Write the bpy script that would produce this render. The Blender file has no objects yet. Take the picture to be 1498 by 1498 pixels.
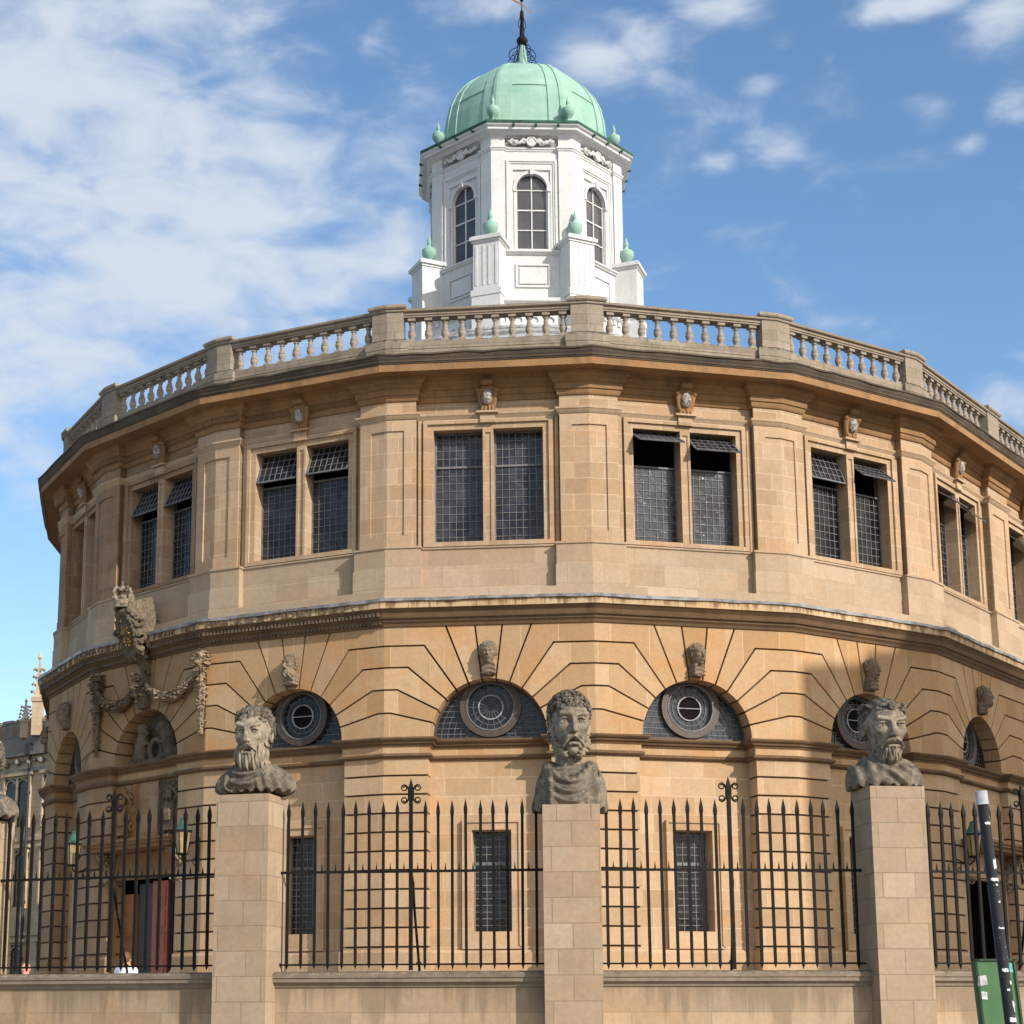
import bpy, math, random
import numpy as np
from mathutils import Matrix, Vector
rnd = random.Random(7)
sc = bpy.context.scene
COL = sc.collection
rad, sin, cos, pi = math.radians, math.sin, math.cos, math.pi

# ------------------------------------------------------------------ camera
PX = 1498.0
FOC, PITCH, ROLL, CX, CY = 2442.9, rad(10.854), rad(0.153), 655.2, 1002.5
cd = bpy.data.cameras.new('camera'); cam = bpy.data.objects.new('camera', cd); COL.objects.link(cam)
cd.sensor_width = 36.0; cd.sensor_fit = 'HORIZONTAL'; cd.lens = 36.0*FOC/PX
cd.shift_x = (PX/2-CX)/PX; cd.shift_y = (CY-PX/2)/PX
cd.clip_start = 0.1; cd.clip_end = 4000
cam.matrix_world = Matrix.Rotation(pi/2+PITCH, 4, 'X') @ Matrix.Rotation(-ROLL, 4, 'Z')
sc.camera = cam
sc.render.resolution_x = 1024; sc.render.resolution_y = 1024

# ------------------------------------------------------------------ light
SUN_AZ, SUN_EL = 45.0, 29.0          # degrees to the right of straight behind the camera, height
sv = Vector((sin(rad(SUN_AZ))*cos(rad(SUN_EL)), -cos(rad(SUN_AZ))*cos(rad(SUN_EL)), sin(rad(SUN_EL))))
sd = bpy.data.lights.new('sun', 'SUN'); sd.energy = 4.2; sd.angle = rad(0.6); sd.color = (1.0, 0.93, 0.82)
so = bpy.data.objects.new('sun', sd); COL.objects.link(so)
so.rotation_euler = sv.to_track_quat('Z', 'Y').to_euler(); so.location = (30, -30, 40)

w = bpy.data.worlds.new('World'); sc.world = w; w.use_nodes = True
wt = w.node_tree; wt.nodes.clear()
def wn(t, **k):
    n = wt.nodes.new(t)
    for a, b in k.items(): setattr(n, a, b)
    return n
def wl(a, b): wt.links.new(a, b)
sky = wn('ShaderNodeTexSky', sky_type='NISHITA'); sky.sun_disc = False
sky.sun_elevation = rad(SUN_EL); sky.sun_rotation = rad(180-SUN_AZ)
sky.air_density = 1.0; sky.dust_density = 0.3; sky.ozone_density = 1.6
hs = wn('ShaderNodeHueSaturation'); hs.inputs['Saturation'].default_value = 1.12; hs.inputs['Value'].default_value = 1.06; wl(sky.outputs[0], hs.inputs['Color'])
bg1 = wn('ShaderNodeBackground'); bg1.inputs[1].default_value = 0.15; wl(hs.outputs[0], bg1.inputs[0])
bg2 = wn('ShaderNodeBackground'); bg2.inputs[0].default_value = (0.80, 0.885, 1.0, 1); bg2.inputs[1].default_value = 0.70
tc = wn('ShaderNodeTexCoord')
def pxdir(x, y):
    u, v = (x-CX)/FOC, (CY-y)/FOC
    c, s = cos(PITCH), sin(PITCH)
    return Vector((u, c-v*s, s+v*c)).normalized()
# patches of cloud: centre and half-size in directions of the sky
PATCH = [(120,150,520,320,1.15),(300,330,430,280,1.15),(20,480,430,240,1.0),(100,640,300,140,.55),(250,40,330,90,.85),(690,0,110,38,.75),(880,95,90,60,.85),(950,50,90,60,.8),(1030,5,130,40,.72),(980,120,60,30,.6),
         (1140,215,85,36,.82),(1060,235,50,22,.6),(1145,70,34,26,.72),(1110,120,40,24,.6),(1350,5,110,30,.85),(1475,25,80,60,.85),(1370,160,60,34,.74),(1475,150,50,38,.98),(1425,210,32,22,.58),
         (1215,85,24,30,.55),(560,60,120,50,.42),(1240,470,90,20,.42),(1450,590,120,45,.50),(1010,180,90,60,.32),(1060,350,160,30,.30),(60,740,160,90,.30)]
acc = None
for (x, y, rx, ry, a) in PATCH:
    c = pxdir(x, y)
    sub = wn('ShaderNodeVectorMath', operation='SUBTRACT'); wl(tc.outputs['Generated'], sub.inputs[0]); sub.inputs[1].default_value = c
    mul = wn('ShaderNodeVectorMath', operation='MULTIPLY'); wl(sub.outputs[0], mul.inputs[0])
    mul.inputs[1].default_value = (FOC/rx*1.0, FOC/max(rx, ry), FOC/ry*1.0)
    ln = wn('ShaderNodeVectorMath', operation='LENGTH'); wl(mul.outputs[0], ln.inputs[0])
    mr = wn('ShaderNodeMapRange', interpolation_type='SMOOTHSTEP'); wl(ln.outputs['Value'], mr.inputs['Value'])
    mr.inputs['From Min'].default_value = 1.25; mr.inputs['From Max'].default_value = 0.0
    mr.inputs['To Min'].default_value = 0; mr.inputs['To Max'].default_value = a
    if acc is None: acc = mr.outputs[0]
    else:
        ad = wn('ShaderNodeMath', operation='MAXIMUM'); wl(acc, ad.inputs[0]); wl(mr.outputs[0], ad.inputs[1]); acc = ad.outputs[0]
# general wisps everywhere else in the sky, so that it holds up from any side
mp = wn('ShaderNodeMapping'); wl(tc.outputs['Generated'], mp.inputs[0]); mp.inputs['Scale'].default_value = (7, 7, 15); mp.inputs['Rotation'].default_value = (0, rad(18), 0)
n1 = wn('ShaderNodeTexNoise'); n1.inputs['Scale'].default_value = 2.6; n1.inputs['Detail'].default_value = 9; n1.inputs['Roughness'].default_value = 0.52; n1.inputs['Distortion'].default_value = 0.35
wl(mp.outputs[0], n1.inputs['Vector'])
m1 = wn('ShaderNodeMath', operation='SUBTRACT'); wl(n1.outputs[0], m1.inputs[0]); m1.inputs[1].default_value = 0.5
m2 = wn('ShaderNodeMath', operation='MULTIPLY'); wl(m1.outputs[0], m2.inputs[0]); m2.inputs[1].default_value = 2.6
m3 = wn('ShaderNodeMath', operation='ADD'); wl(m2.outputs[0], m3.inputs[0]); wl(acc, m3.inputs[1])
cr = wn('ShaderNodeMapRange', interpolation_type='SMOOTHERSTEP'); wl(m3.outputs[0], cr.inputs['Value'])
cr.inputs['From Min'].default_value = 0.0; cr.inputs['From Max'].default_value = 1.45; cr.inputs['To Max'].default_value = 0.95
ms = wn('ShaderNodeMixShader'); wl(cr.outputs[0], ms.inputs[0]); wl(bg1.outputs[0], ms.inputs[1]); wl(bg2.outputs[0], ms.inputs[2])
# unseen bright cloud bank, added behind the camera to raise the fill light
bg3 = wn('ShaderNodeBackground'); bg3.inputs[0].default_value = (1.0, 0.93, 0.84, 1); bg3.inputs[1].default_value = 1.45
cb = Vector((.78, -.50, .42)).normalized()
dt = wn('ShaderNodeVectorMath', operation='DOT_PRODUCT'); wl(tc.outputs['Generated'], dt.inputs[0]); dt.inputs[1].default_value = cb
nb_ = wn('ShaderNodeMath', operation='MULTIPLY_ADD'); wl(m1.outputs[0], nb_.inputs[0]); nb_.inputs[1].default_value = .9; wl(dt.outputs['Value'], nb_.inputs[2])
mr3 = wn('ShaderNodeMapRange', interpolation_type='SMOOTHSTEP'); wl(nb_.outputs[0], mr3.inputs['Value']); mr3.inputs['From Min'].default_value = .30; mr3.inputs['From Max'].default_value = .80; mr3.inputs['To Max'].default_value = .85
ms2 = wn('ShaderNodeMixShader'); wl(mr3.outputs[0], ms2.inputs[0]); wl(ms.outputs[0], ms2.inputs[1]); wl(bg3.outputs[0], ms2.inputs[2])
wo = wn('ShaderNodeOutputWorld'); wl(ms2.outputs[0], wo.inputs[0])
sc.view_settings.view_transform = 'Standard'; sc.view_settings.look = 'None'; sc.view_settings.exposure = 0.3; sc.view_settings.gamma = 1

# ------------------------------------------------------------------ materials
def mat(name):
    m = bpy.data.materials.new(name); m.use_nodes = True
    nt = m.node_tree; b = nt.nodes['Principled BSDF']
    return m, nt, b
def N(nt, t, **k):
    n = nt.nodes.new(t)
    for a, b in k.items(): setattr(n, a, b)
    return n
def mixc(nt, a, b, f, mode='MIX'):
    m = N(nt, 'ShaderNodeMix', data_type='RGBA', blend_type=mode)
    for s, x in ((m.inputs[6], a), (m.inputs[7], b), (m.inputs[0], f)):
        if hasattr(x, 'is_output') or isinstance(x, bpy.types.NodeSocket): nt.links.new(x, s)
        elif isinstance(x, tuple): s.default_value = (*x, 1)
        else: s.default_value = x
    return m.outputs[2]
def ramp(nt, v, a, b, lo=0.0, hi=1.0):
    r = N(nt, 'ShaderNodeMapRange'); nt.links.new(v, r.inputs[0])
    r.inputs[1].default_value = a; r.inputs[2].default_value = b; r.inputs[3].default_value = lo; r.inputs[4].default_value = hi
    return r.outputs[0]
def noise(nt, vec, scale, detail=5, rough=.55, sx=(1, 1, 1), dist=0):
    mp = N(nt, 'ShaderNodeMapping'); mp.inputs['Scale'].default_value = sx; nt.links.new(vec, mp.inputs[0])
    n = N(nt, 'ShaderNodeTexNoise'); nt.links.new(mp.outputs[0], n.inputs['Vector'])
    n.inputs['Scale'].default_value = scale; n.inputs['Detail'].default_value = detail; n.inputs['Roughness'].default_value = rough; n.inputs['Distortion'].default_value = dist
    return n.outputs[0]
def stone(name=None, c1=None, c2=None, joint=None, drip=0, dv=(7.30, 7.50, 3.6, (.20,.105,.05)), bw=.95, rh=.3622, off=0.0, orange=.35, dirt=.3, dirtcol=(.10,.075,.05), speck=.0, streak=.2, rough=.9, bump=.25, lichen=0.0, voff=0.0, jw=.009, pale=.25, mott=0, mcol=None, msc=19, vary=.75):
    m, nt, b = mat(name)
    t = N(nt, 'ShaderNodeTexCoord'); g = N(nt, 'ShaderNodeNewGeometry')
    P = g.outputs['Position']
    col = None; bf = None
    if joint:
        mp = N(nt, 'ShaderNodeMapping'); mp.inputs['Location'].default_value = (off, voff, 0); nt.links.new(t.outputs['UV'], mp.inputs[0])
        br = N(nt, 'ShaderNodeTexBrick'); nt.links.new(mp.outputs[0], br.inputs['Vector'])
        br.inputs['Scale'].default_value = 1; br.inputs['Brick Width'].default_value = bw; br.inputs['Row Height'].default_value = rh
        br.inputs['Mortar Size'].default_value = jw; br.inputs['Mortar Smooth'].default_value = .3
        br.offset = .43; br.squash = .72; br.squash_frequency = 3
        br.inputs['Color1'].default_value = (*c1, 1); br.inputs['Color2'].default_value = (*c2, 1); br.inputs['Mortar'].default_value = (*joint, 1)
        col = br.outputs[0]; bf = br.outputs['Fac']
        mp2 = N(nt, 'ShaderNodeMapping'); mp2.inputs['Location'].default_value = (off+bw*41, voff+rh*36, 0); nt.links.new(t.outputs['UV'], mp2.inputs[0])
        b2_ = N(nt, 'ShaderNodeTexBrick'); nt.links.new(mp2.outputs[0], b2_.inputs['Vector'])
        for a_, v_ in (('Scale', 1), ('Brick Width', bw), ('Row Height', rh), ('Mortar Size', jw), ('Mortar Smooth', .3)): b2_.inputs[a_].default_value = v_
        b2_.offset = .43; b2_.squash = .72; b2_.squash_frequency = 3
        b2_.inputs['Color1'].default_value = (.84, .80, .76, 1); b2_.inputs['Color2'].default_value = (1.10, 1.10, 1.12, 1); b2_.inputs['Mortar'].default_value = (1, 1, 1, 1)
        col = mixc(nt, col, b2_.outputs[0], vary, 'MULTIPLY')
    else:
        col = mixc(nt, c1, c2, ramp(nt, noise(nt, P, 1.1, 3), .35, .65))
    # broad colour drift: iron orange and pale grey patches of the quarry stone
    col = mixc(nt, col, tuple(x*y for x, y in zip(c1, (1.13, .86, .60))), ramp(nt, noise(nt, P, .9, 6, .6, (1, 1, 1.8)), .48, .72, 0, orange))
    col = mixc(nt, col, tuple(min(1, x*y) for x, y in zip(c1, (1.02, 1.08, 1.18))), ramp(nt, noise(nt, P, 1.7, 5, .6, (1, 1, 2.6)), .5, .74, 0, pale))
    grain = noise(nt, P, 14, 8, .7)
    col = mixc(nt, col, ramp(nt, grain, .25, .8, .84, 1.12), 1.0, 'MULTIPLY')
    if streak:
        s = noise(nt, P, 3.2, 6, .62, (1.6, 1.6, .22))
        col = mixc(nt, col, dirtcol, ramp(nt, s, .54, .78, 0, streak))
    if dirt:
        s = noise(nt, P, 2.3, 8, .68)
        col = mixc(nt, col, dirtcol, ramp(nt, s, .50, .74, 0, dirt))
    if drip:
        sx_ = N(nt, 'ShaderNodeSeparateXYZ'); nt.links.new(t.outputs['UV'], sx_.inputs[0])
        cx_ = N(nt, 'ShaderNodeCombineXYZ'); nt.links.new(sx_.outputs[0], cx_.inputs[0])
        dn = noise(nt, cx_.outputs[0], dv[2], 5, .75)
        hz = ramp(nt, sx_.outputs[1], dv[0], dv[1], -.10, .035)
        da = N(nt, 'ShaderNodeMath', operation='ADD'); nt.links.new(dn, da.inputs[0]); nt.links.new(hz, da.inputs[1])
        col = mixc(nt, col, dv[3], ramp(nt, da.outputs[0], .46, .53, 0, drip))
    if mott:
        col = mixc(nt, col, mcol or dirtcol, ramp(nt, noise(nt, P, msc, 7, .72), .47, .56, 0, mott))
    if lichen:
        nz = N(nt, 'ShaderNodeSeparateXYZ'); nt.links.new(g.outputs['Normal'], nz.inputs[0])
        up = ramp(nt, nz.outputs[2], -.15, .65)
        ln = ramp(nt, noise(nt, P, 9, 8, .75), .40, .60)
        mu = N(nt, 'ShaderNodeMath', operation='MULTIPLY'); nt.links.new(up, mu.inputs[0]); nt.links.new(ln, mu.inputs[1])
        mu2 = N(nt, 'ShaderNodeMath', operation='MULTIPLY'); nt.links.new(mu.outputs[0], mu2.inputs[0]); mu2.inputs[1].default_value = lichen
        col = mixc(nt, col, (.035, .033, .028), mu2.outputs[0])
    if speck:
        v = N(nt, 'ShaderNodeTexVoronoi'); v.inputs['Scale'].default_value = 26; nt.links.new(P, v.inputs['Vector'])
        sp = ramp(nt, v.outputs['Distance'], .10, .24, 1, 0)
        ms = N(nt, 'ShaderNodeMath', operation='MULTIPLY'); nt.links.new(sp, ms.inputs[0]); nt.links.new(ramp(nt, noise(nt, P, 4, 3), .5, .62, 0, speck), ms.inputs[1])
        col = mixc(nt, col, (.55, .53, .48), ms.outputs[0])
    nt.links.new(col, b.inputs['Base Color'])
    b.inputs['Roughness'].default_value = rough
    b.inputs['Specular IOR Level'].default_value = .25
    bp = N(nt, 'ShaderNodeBump'); bp.inputs['Strength'].default_value = bump; bp.inputs['Distance'].default_value = .012
    hh = noise(nt, P, 38, 6, .7)
    if bf is not None:
        sb = N(nt, 'ShaderNodeMath', operation='SUBTRACT'); nt.links.new(hh, sb.inputs[0])
        m5 = N(nt, 'ShaderNodeMath', operation='MULTIPLY'); nt.links.new(bf, m5.inputs[0]); m5.inputs[1].default_value = .6
        nt.links.new(m5.outputs[0], sb.inputs[1]); hh = sb.outputs[0]
    nt.links.new(hh, bp.inputs['Height']); nt.links.new(bp.outputs[0], b.inputs['Normal'])
    return m
def plain(name, c, rough=.6, metal=0, var=.12, scale=9, c2=None, bump=0, spec=.5, f=(.45,.65)):
    m, nt, b = mat(name); g = N(nt, 'ShaderNodeNewGeometry'); P = g.outputs['Position']
    n = noise(nt, P, scale, 7, .65)
    col = mixc(nt, c, c2 or tuple(x*(1-var*2) for x in c), ramp(nt, n, *f))
    nt.links.new(col, b.inputs['Base Color']); b.inputs['Roughness'].default_value = rough; b.inputs['Metallic'].default_value = metal
    b.inputs['Specular IOR Level'].default_value = spec
    if bump:
        bp = N(nt, 'ShaderNodeBump'); bp.inputs['Strength'].default_value = bump; bp.inputs['Distance'].default_value = .01
        nt.links.new(noise(nt, P, scale*3, 6, .7), bp.inputs['Height']); nt.links.new(bp.outputs[0], b.inputs['Normal'])
    return m
M = {}
M['low']   = stone('limestone_lower', (.50,.355,.225), (.42,.285,.165), (.56,.42,.285), bw=.92, rh=.3622, voff=-.0, orange=.55, dirt=.22, streak=.30, dirtcol=(.20,.12,.06))
M['arch']  = stone('limestone_arches', (.42,.26,.13), (.49,.34,.205), (.55,.40,.25), bw=.78, rh=10, voff=5, orange=.65, dirt=.18, streak=.22, dirtcol=(.22,.13,.06))
M['up']    = stone('limestone_upper', (.45,.325,.215), (.39,.27,.17), (.53,.40,.28), bw=.62, rh=.33, orange=.45, dirt=.22, streak=.30, dirtcol=(.20,.13,.075))
M['pale']  = stone('limestone_pale', (.43,.33,.235), (.38,.285,.195), (.36,.27,.18), bw=1.05, rh=.45, voff=-.0, orange=.35, dirt=.22, streak=.25, dirtcol=(.20,.15,.10))
M['upd']   = stone('limestone_upper_dark', (.33,.215,.13), (.25,.16,.095), (.34,.24,.15), bw=.62, rh=.33, orange=.5, dirt=.45, streak=.45, dirtcol=(.12,.075,.045))  # darker, browner copy of the upper stone for the left bays
M['lowd']  = stone('limestone_lower_dark', (.38,.25,.145), (.30,.19,.105), (.38,.27,.17), bw=.92, rh=.3622, orange=.5, dirt=.45, streak=.4, dirtcol=(.13,.08,.045))  # darker, browner copy of the lower stone for the left bays
M['archd'] = stone('limestone_arches_dark', (.36,.22,.11), (.40,.27,.155), (.42,.30,.18), bw=.78, rh=10, voff=5, orange=.6, dirt=.4, streak=.35, dirtcol=(.13,.08,.04))  # darker copy of the arch stone for the left bays
M['mould'] = stone('moulded_stone', (.30,.17,.08), (.22,.125,.06), None, orange=.3, dirt=.45, streak=.35, dirtcol=(.10,.065,.04))
M['string']= stone('stained_fascia', (.52,.385,.24), (.46,.33,.19), (.2,.14,.08), drip=.9, bw=1.3, rh=3, orange=.4, dirt=.3, streak=.85, dirtcol=(.15,.085,.04))
M['cor']   = stone('weathered_cornice', (.33,.185,.085), (.25,.14,.065), None, orange=.25, dirt=.5, streak=.55, dirtcol=(.085,.062,.045))
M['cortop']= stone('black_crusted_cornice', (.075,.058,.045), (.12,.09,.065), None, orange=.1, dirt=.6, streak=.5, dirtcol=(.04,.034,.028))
M['par']   = stone('parapet_stone', (.36,.30,.235), (.29,.24,.185), (.20,.165,.13), bw=1.15, rh=.21, orange=.1, dirt=.4, streak=.4, dirtcol=(.13,.105,.08), lichen=.6, speck=.25)
M['parbase']= stone('parapet_base_stone', (.34,.29,.225), (.27,.225,.17), (.20,.165,.13), bw=1.15, rh=.2, orange=.1, dirt=.7, streak=.5, dirtcol=(.11,.095,.07), lichen=.9, speck=.4)
M['herm']  = stone('herm_shaft_stone', (.40,.305,.215), (.34,.255,.175), (.25,.19,.13), bw=.62, rh=.33, orange=.35, dirt=.40, streak=.30, dirtcol=(.21,.15,.10))
M['wall']  = stone('street_wall_stone', drip=.55, dv=(-.35, .22, 1.1, (.17,.125,.085)), c1=(.42,.31,.205), c2=(.34,.26,.18), joint=(.28,.21,.145), bw=1.05, rh=.34, voff=-.25, orange=.4, dirt=.35, streak=.25, dirtcol=(.22,.165,.11))
M['cope']  = stone('coping_stone', (.27,.215,.16), (.22,.17,.125), None, orange=.1, dirt=.6, streak=.3, dirtcol=(.09,.07,.055), lichen=.7, speck=.5)
M['stat']  = stone('statue_stone', (.36,.30,.225), (.26,.21,.155), None, orange=.1, msc=8, mott=.6, mcol=(.07,.06,.048), dirt=.45, streak=.2, dirtcol=(.14,.12,.10), lichen=.75, speck=.35, bump=.5)
M['drap']  = stone('weathered_drapery_stone', (.25,.205,.155), (.20,.165,.125), None, orange=.05, mott=.55, msc=6, mcol=(.06,.052,.04), dirt=.5, streak=.3, dirtcol=(.08,.07,.055), lichen=.9, speck=.7, bump=.5)
M['statd'] = stone('lichened_statue_stone', (.20,.165,.125), (.16,.13,.10), None, msc=13, mott=.9, mcol=(.03,.027,.022), orange=.05, dirt=.75, streak=.3, dirtcol=(.055,.05,.042), lichen=.9, speck=.9, bump=.7)
M['mask']  = stone('mask_stone', (.27,.205,.14), (.21,.155,.11), None, mott=.5, orange=.1, dirt=.6, streak=.2, dirtcol=(.11,.08,.055), lichen=.7, speck=.2, bump=.5)
M['soot_shade']  = stone('sooty_shaded_carving', (.17,.125,.085), (.12,.09,.065), None, orange=.1, dirt=.8, streak=.3, dirtcol=(.035,.028,.022), bump=.5)  # sooty carving tone; on the left leaf carving it stands in for shade
M['carve'] = stone('clean_carving', (.38,.285,.19), (.30,.22,.15), None, mott=.8, mcol=(.06,.04,.03), orange=.2, dirt=.5, streak=.3, dirtcol=(.08,.06,.045), bump=.5)
M['arms']  = stone('arms_stone', (.20,.16,.11), (.15,.12,.08), None, mott=.6, mcol=(.045,.035,.027), orange=.1, dirt=.75, streak=.4, dirtcol=(.055,.045,.035), lichen=.0, bump=.5)
M['bod']   = stone('library_stone', (.52,.40,.27), (.46,.34,.22), (.32,.25,.18), bw=1.2, rh=.4, orange=.1, dirt=.4, streak=.3, dirtcol=(.2,.165,.13))
M['bodd']  = stone('library_dark_stone', (.24,.215,.185), (.19,.17,.15), None, orange=.05, dirt=.5, streak=.4, dirtcol=(.10,.09,.08))
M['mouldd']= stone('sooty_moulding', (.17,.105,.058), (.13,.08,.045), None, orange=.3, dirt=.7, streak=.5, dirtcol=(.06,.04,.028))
M['joint'] = plain('sooty_joint_mortar', (.10,.06,.035), .95, scale=3)  # dark mortar with soot in the open joints
M['shut']  = plain('frame_wood', (.075,.05,.038), .55, c2=(.05,.033,.026))
M['white'] = stone('white_paint', (.60,.60,.595), (.56,.56,.55), None, orange=0, pale=0, dirt=.22, streak=.38, dirtcol=(.36,.345,.32), rough=.5, bump=.05)
M['copper']= plain('verdigris', (.20,.365,.30), .7, c2=(.31,.46,.39), scale=1.9, f=(.3,.7), bump=.08, spec=.2)
M['copperd']= plain('dark_verdigris', (.045,.12,.09), .7, c2=(.02,.035,.028), scale=3, f=(.4,.7), spec=.2)
M['iron']  = plain('black_iron', (.008,.007,.007), .6, c2=(.016,.012,.010), scale=14, bump=.15, spec=.15)
M['lead']  = plain('lead', (.36,.36,.37), .5, c2=(.17,.17,.18), scale=5, f=(.4,.62), bump=.25)
M['roofl'] = plain('roof_lead', (.36,.385,.42), .5, c2=(.25,.27,.30), scale=1.5, bump=.1)
M['came']  = plain('lead_came', (.15,.15,.155), .6, c2=(.08,.08,.085), scale=5)
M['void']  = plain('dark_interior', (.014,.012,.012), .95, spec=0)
M['gold']  = plain('gilding', (.80,.50,.16), .3, metal=.9, c2=(.6,.34,.10))
M['red']   = plain('red_door_paint', (.36,.085,.04), .5, c2=(.26,.06,.03), scale=3)
M['wood']  = plain('varnished_wood', (.30,.125,.045), .5, c2=(.22,.09,.032), scale=3)
M['doord'] = plain('dark_grey_door', (.022,.023,.024), .5)
M['amber'] = plain('lamp_glass', (.34,.25,.12), .25, c2=(.22,.16,.08))
M['asph']  = plain('road_asphalt', (.13,.125,.115), .9, scale=6, bump=.2)  # light asphalt with random variation in tone
M['pave']  = plain('pale_flagstones', (.36,.31,.25), .9, scale=2)
M['green'] = plain('sign_green', (.07,.17,.065), .45, c2=(.05,.13,.05), scale=3)
M['greend']= plain('sign_dark_edge', (.02,.06,.025), .5)
M['black'] = plain('black_paint', (.012,.012,.013), .4, bump=.1, c2=(.02,.02,.02))
m_, nt_, b_ = mat('flecked_black_paint'); g_ = N(nt_, 'ShaderNodeNewGeometry'); f_ = ramp(nt_, noise(nt_, g_.outputs['Position'], 62, 4, .6), .66, .69); f2_ = ramp(nt_, noise(nt_, g_.outputs['Position'], 9, 3, .6), .45, .60)
mm_ = N(nt_, 'ShaderNodeMath', operation='MULTIPLY'); nt_.links.new(f_, mm_.inputs[0]); nt_.links.new(f2_, mm_.inputs[1])
nt_.links.new(mixc(nt_, (.012,.012,.013), (.55,.57,.60), mm_.outputs[0]), b_.inputs['Base Color']); b_.inputs['Roughness'].default_value = .42; M['post'] = m_
M['stick'] = plain('sticker_paper', (.60,.52,.53), .6, c2=(.30,.25,.28), scale=30)
M['stickw']= plain('torn_white_paper', (.70,.72,.76), .6, c2=(.30,.32,.36), scale=24)
M['cap'] = plain('weathered_grey_plastic', (.42,.43,.45), .6, c2=(.25,.26,.28))
M['teal']  = plain('teal_sticker', (.05,.42,.34), .5, c2=(.30,.62,.50), scale=30)
M['skin']  = plain('skin', (.48,.24,.16), .55, var=.05)
M['pinks'] = plain('sunburnt_skin', (.62,.27,.20), .55, var=.05)
M['hair']  = plain('brown_hair', (.12,.055,.025), .6, scale=40)
M['shirt'] = plain('white_cotton', (.80,.82,.85), .8, var=.04)
M['pinkc'] = plain('salmon_cotton', (.62,.25,.20), .8, var=.05)
M['jean']  = plain('blue_denim', (.06,.08,.14), .85)
M['cartf'] = plain('painted_shield', (.42,.385,.35), .7, c2=(.10,.075,.07), scale=22, f=(.48,.56))
def glassmat(name, c, c2, rough=.16, sc=5):
    m, nt, b = mat(name); t = N(nt, 'ShaderNodeTexCoord')
    br = N(nt, 'ShaderNodeTexBrick'); nt.links.new(t.outputs['UV'], br.inputs['Vector']); br.offset = 0; br.squash = 1
    br.inputs['Scale'].default_value = 1; br.inputs['Brick Width'].default_value = .132; br.inputs['Row Height'].default_value = .17; br.inputs['Mortar Size'].default_value = .001
    br.inputs['Color1'].default_value = (*c, 1); br.inputs['Color2'].default_value = (*c2, 1); br.inputs['Mortar'].default_value = (*c, 1)
    g = N(nt, 'ShaderNodeNewGeometry'); n = noise(nt, g.outputs['Position'], 1.6, 3)
    col = mixc(nt, br.outputs[0], tuple(x*.35 for x in c), ramp(nt, n, .45, .62, 0, .75))
    nt.links.new(col, b.inputs['Base Color']); b.inputs['Roughness'].default_value = rough; b.inputs['Specular IOR Level'].default_value = .32
    bp = N(nt, 'ShaderNodeBump'); bp.inputs['Strength'].default_value = .6; bp.inputs['Distance'].default_value = .02
    nt.links.new(noise(nt, g.outputs['Position'], 7, 2), bp.inputs['Height']); nt.links.new(bp.outputs[0], b.inputs['Normal'])
    return m
M['glass'] = glassmat('leaded_glass', (.022,.023,.028), (.055,.057,.068))
M['glassd']= glassmat('dark_leaded_glass', (.009,.010,.012), (.024,.025,.030))
M['glassl']= glassmat('pale_leaded_glass', (.050,.056,.066), (.075,.082,.095))
M['cupg']  = plain('cupola_glass', (.055,.055,.062), .12, c2=(.085,.083,.09), scale=1.5)

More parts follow.
